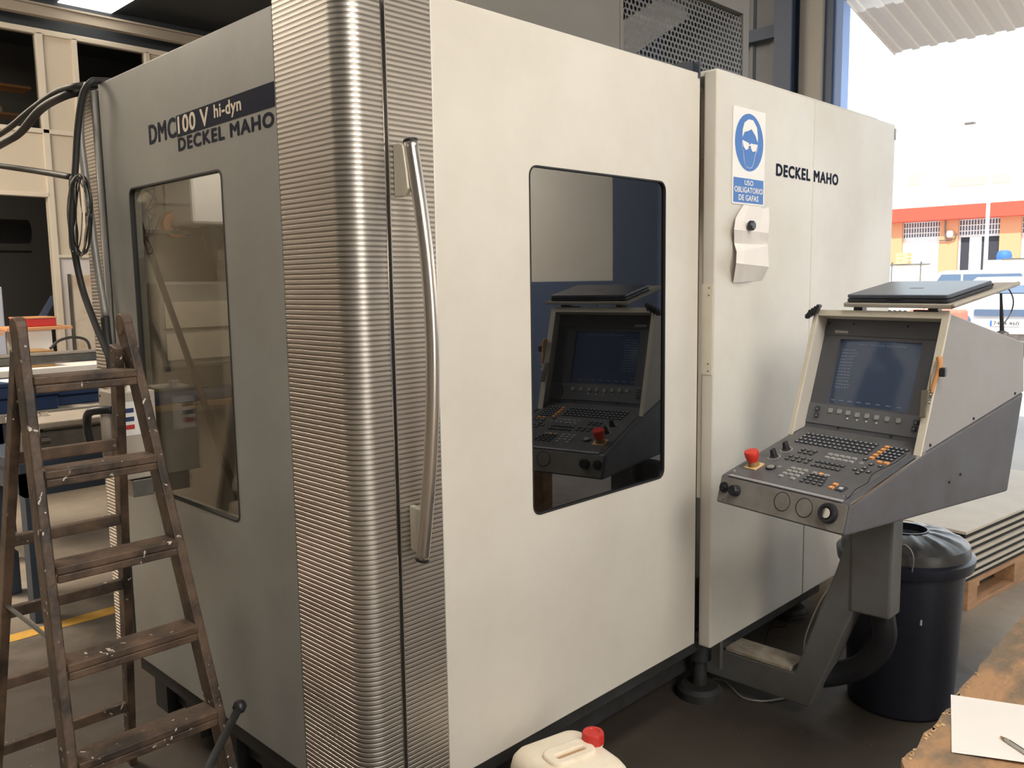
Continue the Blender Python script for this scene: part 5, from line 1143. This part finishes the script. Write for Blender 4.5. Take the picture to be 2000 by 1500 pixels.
# ================================================================== background on the left: benches and what stands on them
def table(name, label, x0, x1, y0, y1, h, m_leg, m_top, leg=.09, top=.05, apron=.12):
    t = thing(name, label, 'workbench', ((x0 + x1) / 2, (y0 + y1) / 2, 0))
    obj('bench_top', box(x0, x1, y0, y1, h - top, h), M[m_top], t, bevel=.004)
    bm_ = bmesh.new(); bx(bm_, x0 + .02, x1 - .02, y0 + .02, y0 + .05, h - top - apron, h - top); bx(bm_, x0 + .02, x1 - .02, y1 - .05, y1 - .02, h - top - apron, h - top); bx(bm_, x0 + .02, x0 + .05, y0 + .02, y1 - .02, h - top - apron, h - top); obj('apron', bm_, M[m_leg], t)
    for x in (x0 + .02, x1 - .02 - leg):
        for y_ in (y0 + .02, y1 - .02 - leg): obj('leg', box(x, x + leg, y_, y_ + leg, 0, h - top), M[m_leg], t, bevel=.003)
    bm_ = bmesh.new(); bx(bm_, x0 + .04, x0 + .08, y0 + .1, y1 - .1, .30, .36); obj('stretcher', bm_, M['greysteel'], t)
    return t
table('steel_workbench', 'dark blue steel workbench behind the ladder carrying a steel machine bed', .06, 1.5, 2.80, 3.45, .79, 'darksteel', 'darksteel')
table('second_workbench', 'second dark workbench further back carrying blue cases', .20, 2.0, 3.95, 4.75, .88, 'darksteel', 'lightsteel')
table('rear_table', 'pale topped rear table carrying white box and brown block', .25, 2.6, 5.3, 6.2, 1.02, 'darksteel', 'paper', leg=.08)
bd = thing('machine_bed', 'grey steel machine bed with pale top plate on the blue workbench', 'machine part', (.7, 3.0, .79))
obj('bed_body', box(.10, 1.3, 2.86, 3.05, .79, .92), M['greysteel'], bd, bevel=.01); obj('top_plate', box(.11, 1.3, 2.80, 3.16, .94, .97), M['lightsteel'], bd, bevel=.008)
obj('top_lip', box(.11, .15, 2.80, 2.83, .885, .94), M['lightsteel'], bd, bevel=.004); obj('bed_riser', box(.2, 1.2, 2.88, 3.02, .92, .94), M['greysteel'], bd)
bm = bmesh.new(); tube(bm, [(.16, 2.80, .885), (.20, 2.80, .885)], .018, 12, 0); obj('locking_knob', bm, M['greysteel'], bd)
bm = bmesh.new()
for k in range(3): lathe(bm, [(0, 0), (.02, 0), (.02, .02), (0, .02)], (.16 + k * .05, 3.06, .97), 10)
o_ = obj('bolt_row', bm, M['chrome']); tag(center(o_), 'row of small bright steel bolts lying on the pale plate', 'bolts'); 
for k, (x0, x1, y0, z0, z1) in enumerate(((.22, .62, 3.98, .88, 1.06), (.62, 1.1, 4.1, .88, 1.01))):
    t = thing('blue_case', ['dark blue ribbed case with papers on its lid, left of two', 'smaller dark blue case on the second bench, right of two'][k], 'case', ((x0 + x1) / 2, y0 + .15, z0))
    obj('case_body', box(x0, x1, y0, y0 + .30, z0, z1 - .03), M['bluebox'], t, bevel=.006); obj('case_lid', box(x0 - .004, x1 + .004, y0 - .004, y0 + .304, z1 - .028, z1), M['bluebox'], t, bevel=.006)
    obj('case_rib', box(x0 - .006, x1 + .006, y0 - .006, y0, (z0 + z1) / 2 - .01, (z0 + z1) / 2), M['navy'], t)
for k, (dx, dy, a) in enumerate(((.45, 4.05, .2), (.52, 4.12, -.3), (.80, 4.2, .1))):
    bm = bmesh.new(); bx(bm, -.105, .105, -.148, .148, 0, .003, Matrix.Translation((dx, dy, (1.062 if k < 2 else 1.012) + .004 * k)) @ Matrix.Rotation(a, 4, 'Z')); o_ = obj('loose_paper', bm, M['paper']); tag(o_, ['lower of two pale papers on the left blue case', 'upper of two pale papers on the left blue case', 'pale paper on the smaller blue case'][k], 'paper')
sb_ = thing('steel_tray', 'shallow grey steel tray on the second bench behind the cases', 'tray', (.9, 4.55, .88))
bm = bmesh.new(); bx(bm, .25, 1.6, 4.40, 4.70, 1.12, 1.18); obj('tray_body', bm, M['greysteel'], sb_, bevel=.01)
for x in (.35, 1.45): obj('tray_support', box(x, x + .08, 4.45, 4.62, .88, 1.12), M['greysteel'], sb_)
obj('tray_rim', box(.24, 1.61, 4.39, 4.41, 1.18, 1.195), M['lightsteel'], sb_)
bb = tag(center(obj('brown_block', box(pt(58, 700, 'y', 5.4).x, pt(108, 700, 'y', 5.4).x, 5.4, 5.7, 1.02, 1.145), M['brownwood'], bevel=.006)), 'brown wooden block on the rear table left of the papers', 'block')
xa, xb = pt(40, 680, 'y', 5.75).x, pt(104, 680, 'y', 5.75).x
wbx = thing('white_box', 'plain white box with wooden shelf board on top, behind the brown block', 'box', ((xa + xb) / 2, 5.9, 1.02))
obj('box_body', box(xa, xb, 5.75, 6.1, 1.02, 1.285), M['white'], wbx, bevel=.006); obj('top_board', box(xa - .1, xb + .14, 5.70, 6.15, 1.285, 1.31), M['orangewood'], wbx, bevel=.004)
wbx2 = thing('white_box', 'left white box half hidden by the ladder rail', 'box', (xa - .45, 5.9, 1.02))
obj('box_body', box(xa - .75, xa - .15, 5.75, 6.1, 1.02, 1.26), M['white'], wbx2, bevel=.006); obj('top_board', box(xa - .8, xa - .12, 5.70, 6.15, 1.26, 1.285), M['orangewood'], wbx2, bevel=.004)
rb = thing('red_case', 'red case with wooden rim on the board of the white box', 'case', ((xa + xb) / 2, 5.9, 1.31))
x_0, x_1 = pt(44, 660, 'y', 5.75).x, pt(113, 660, 'y', 5.75).x
obj('case_body', box(x_0, x_1, 5.75, 6.05, 1.31, 1.375), M['redbox'], rb, bevel=.008); obj('case_rim', box(x_0 - .003, x_1 + .003, 5.747, 6.053, 1.375, 1.385), M['orangewood'], rb)
rb = tag(center(obj('red_tray', box(x_0 - .7, x_0 - .15, 5.78, 6.05, 1.285, 1.325), M['redbox'], bevel=.006)), 'flat red tray on the left white box at the photo edge', 'tray')
cable('curved_hose', 'black hose curving over the brown block', [Vector((x_0 + .15, 5.62, 1.14)), Vector((x_0 + .22, 5.62, 1.20)), Vector((x_0 + .33, 5.62, 1.22)), Vector((x_0 + .43, 5.62, 1.18)), Vector((x_0 + .45, 5.62, 1.03))], .011)
# leaning panel and post before the partition
lpn = thing('leaning_panel', 'pale panel with dark edge and brown stains leaning at the partition', 'panel', (2.6, 8.6, 0))
q0 = pt(138, 537, 'y', 8.5); q1 = pt(172, 537, 'y', 8.5)
obj('panel_sheet', box(q0.x, q1.x + .6, 8.5, 8.55, 0, q0.z), M['rust'], lpn, bevel=.004); obj('panel_edge', box(q0.x - .016, q0.x, 8.49, 8.56, 0, q0.z + .01), M['interior_dark'], lpn)
# dark back hall contents
dk = thing('air_duct', 'dark round duct crossing the hall behind the open bay', 'duct', (0, 12, 2.4))
bm = bmesh.new(); tube(bm, [(-5, 12.0, 2.42), (2.9, 12.0, 2.42)], .17, 16, 0); obj('duct_pipe', bm, mat('duct_dark', (.09, .10, .115), .5), dk, smooth=True)
bm = bmesh.new(); bx(bm, -5, 2.9, 11.9, 11.93, 2.12, 2.15); obj('duct_rail', bm, M['black'], dk)
for x in (-3, 0, 2.5): obj('duct_hanger', box(x, x + .03, 11.98, 12.02, 2.5, 4.8), M['black'], dk)
gt = thing('jib_frame', 'black steel jib frame with diagonal strut in the open bay', 'frame', (2.0, 9.6, 0))
bm = bmesh.new(); beam(bm, pt(105, 580, 'y', 9.4), pt(60, 655, 'y', 9.4), .06, .06, (0, 1, 0)); obj('strut', bm, M['bluesteel'], gt)
q = pt(98, 635, 'y', 9.4); obj('upright', box(q.x, q.x + .05, 9.4, 9.45, 0, q.z), M['black'], gt); obj('crossbar', box(q.x - .9, q.x + .05, 9.4, 9.45, q.z, q.z + .05), M['black'], gt)
lk = tag(center(obj('grey_locker', box(pt(-60, 600, 'y', 7.5).x, pt(7, 600, 'y', 7.5).x, 7.5, 8.0, 0, pt(5, 560, 'y', 7.5).z), mat('locker_bluegrey', (.42, .45, .55), .5), bevel=.01)), 'pale blue-grey locker at the far left edge of the photo', 'locker')
# office shelves with jars behind the left window
for sh_i, (z_, lab) in enumerate(((3.60, 'lower orange shelf with pale jars behind the left office window'), (3.92, 'upper orange shelf with pale jars behind the left office window'))):
    s_ = tag(center(obj('wall_shelf', box(.3, 2.35, 9.6, 9.9, z_, z_ + .03), M['orangewood'], bevel=.003)), lab, 'shelf')
    random.seed(sh_i); x = 1.25; n_ = 0
    while x < 2.2:
        hh = random.uniform(.07, .14); rj = random.uniform(.025, .05)
        bm = bmesh.new(); lathe(bm, [(0, 0), (rj, 0), (rj, hh * .75), (rj * .6, hh * .85), (rj * .6, hh), (0, hh)], (x, 9.72, z_ + .03), 10); o_ = obj('jar', bm, M['white'], smooth='auto')
        tag(center(o_), 'pale jar on the %s orange office shelf' % ('lower' if sh_i == 0 else 'upper'), 'jar', 'jars on the %s office shelf' % ('lower' if sh_i == 0 else 'upper')); x += rj * 2 + random.choice((.01, .02, .12)); n_ += 1
# ================================================================== hall furniture seen only as reflections
for k, (x, y_) in enumerate(((-3.6, 5.2), (-3.6, 1.0), (-.5, -5.0))):
    t = thing('fluorescent_lamp', ['double tube lamp over the back left bay', 'double tube lamp over the left aisle', 'double tube lamp over the front bay'][k], 'lamp', (x, y_, 4.2))
    obj('lamp_housing', box(x - .65, x + .65, y_ - .09, y_ + .09, 4.25, 4.30), M['white'], t, bevel=.005)
    for s in (-.04, .04):
        bm = bmesh.new(); tube(bm, [(x - .6, y_ + s, 4.235), (x + .6, y_ + s, 4.235)], .014, 8, 0); obj('tube', bm, M['lamp'], t)
    for s in (-.5, .5): obj('hanger', box(x + s - .005, x + s + .005, y_ - .005, y_ + .005, 4.30, 4.8), M['greysteel'], t)
cb = thing('tool_cabinet', 'tall cream tool cabinet in the bay left of the machine', 'cabinet', (-4.0, 7.0, 0))
obj('cabinet_body', box(-4.6, -3.4, 6.8, 7.4, 0, 2.0), M['part_frame'], cb, bevel=.01)
for k in range(5): obj('drawer', box(-4.55, -3.45, 6.775, 6.8, .1 + k * .38, .44 + k * .38), M['part_cream'], cb, bevel=.005)
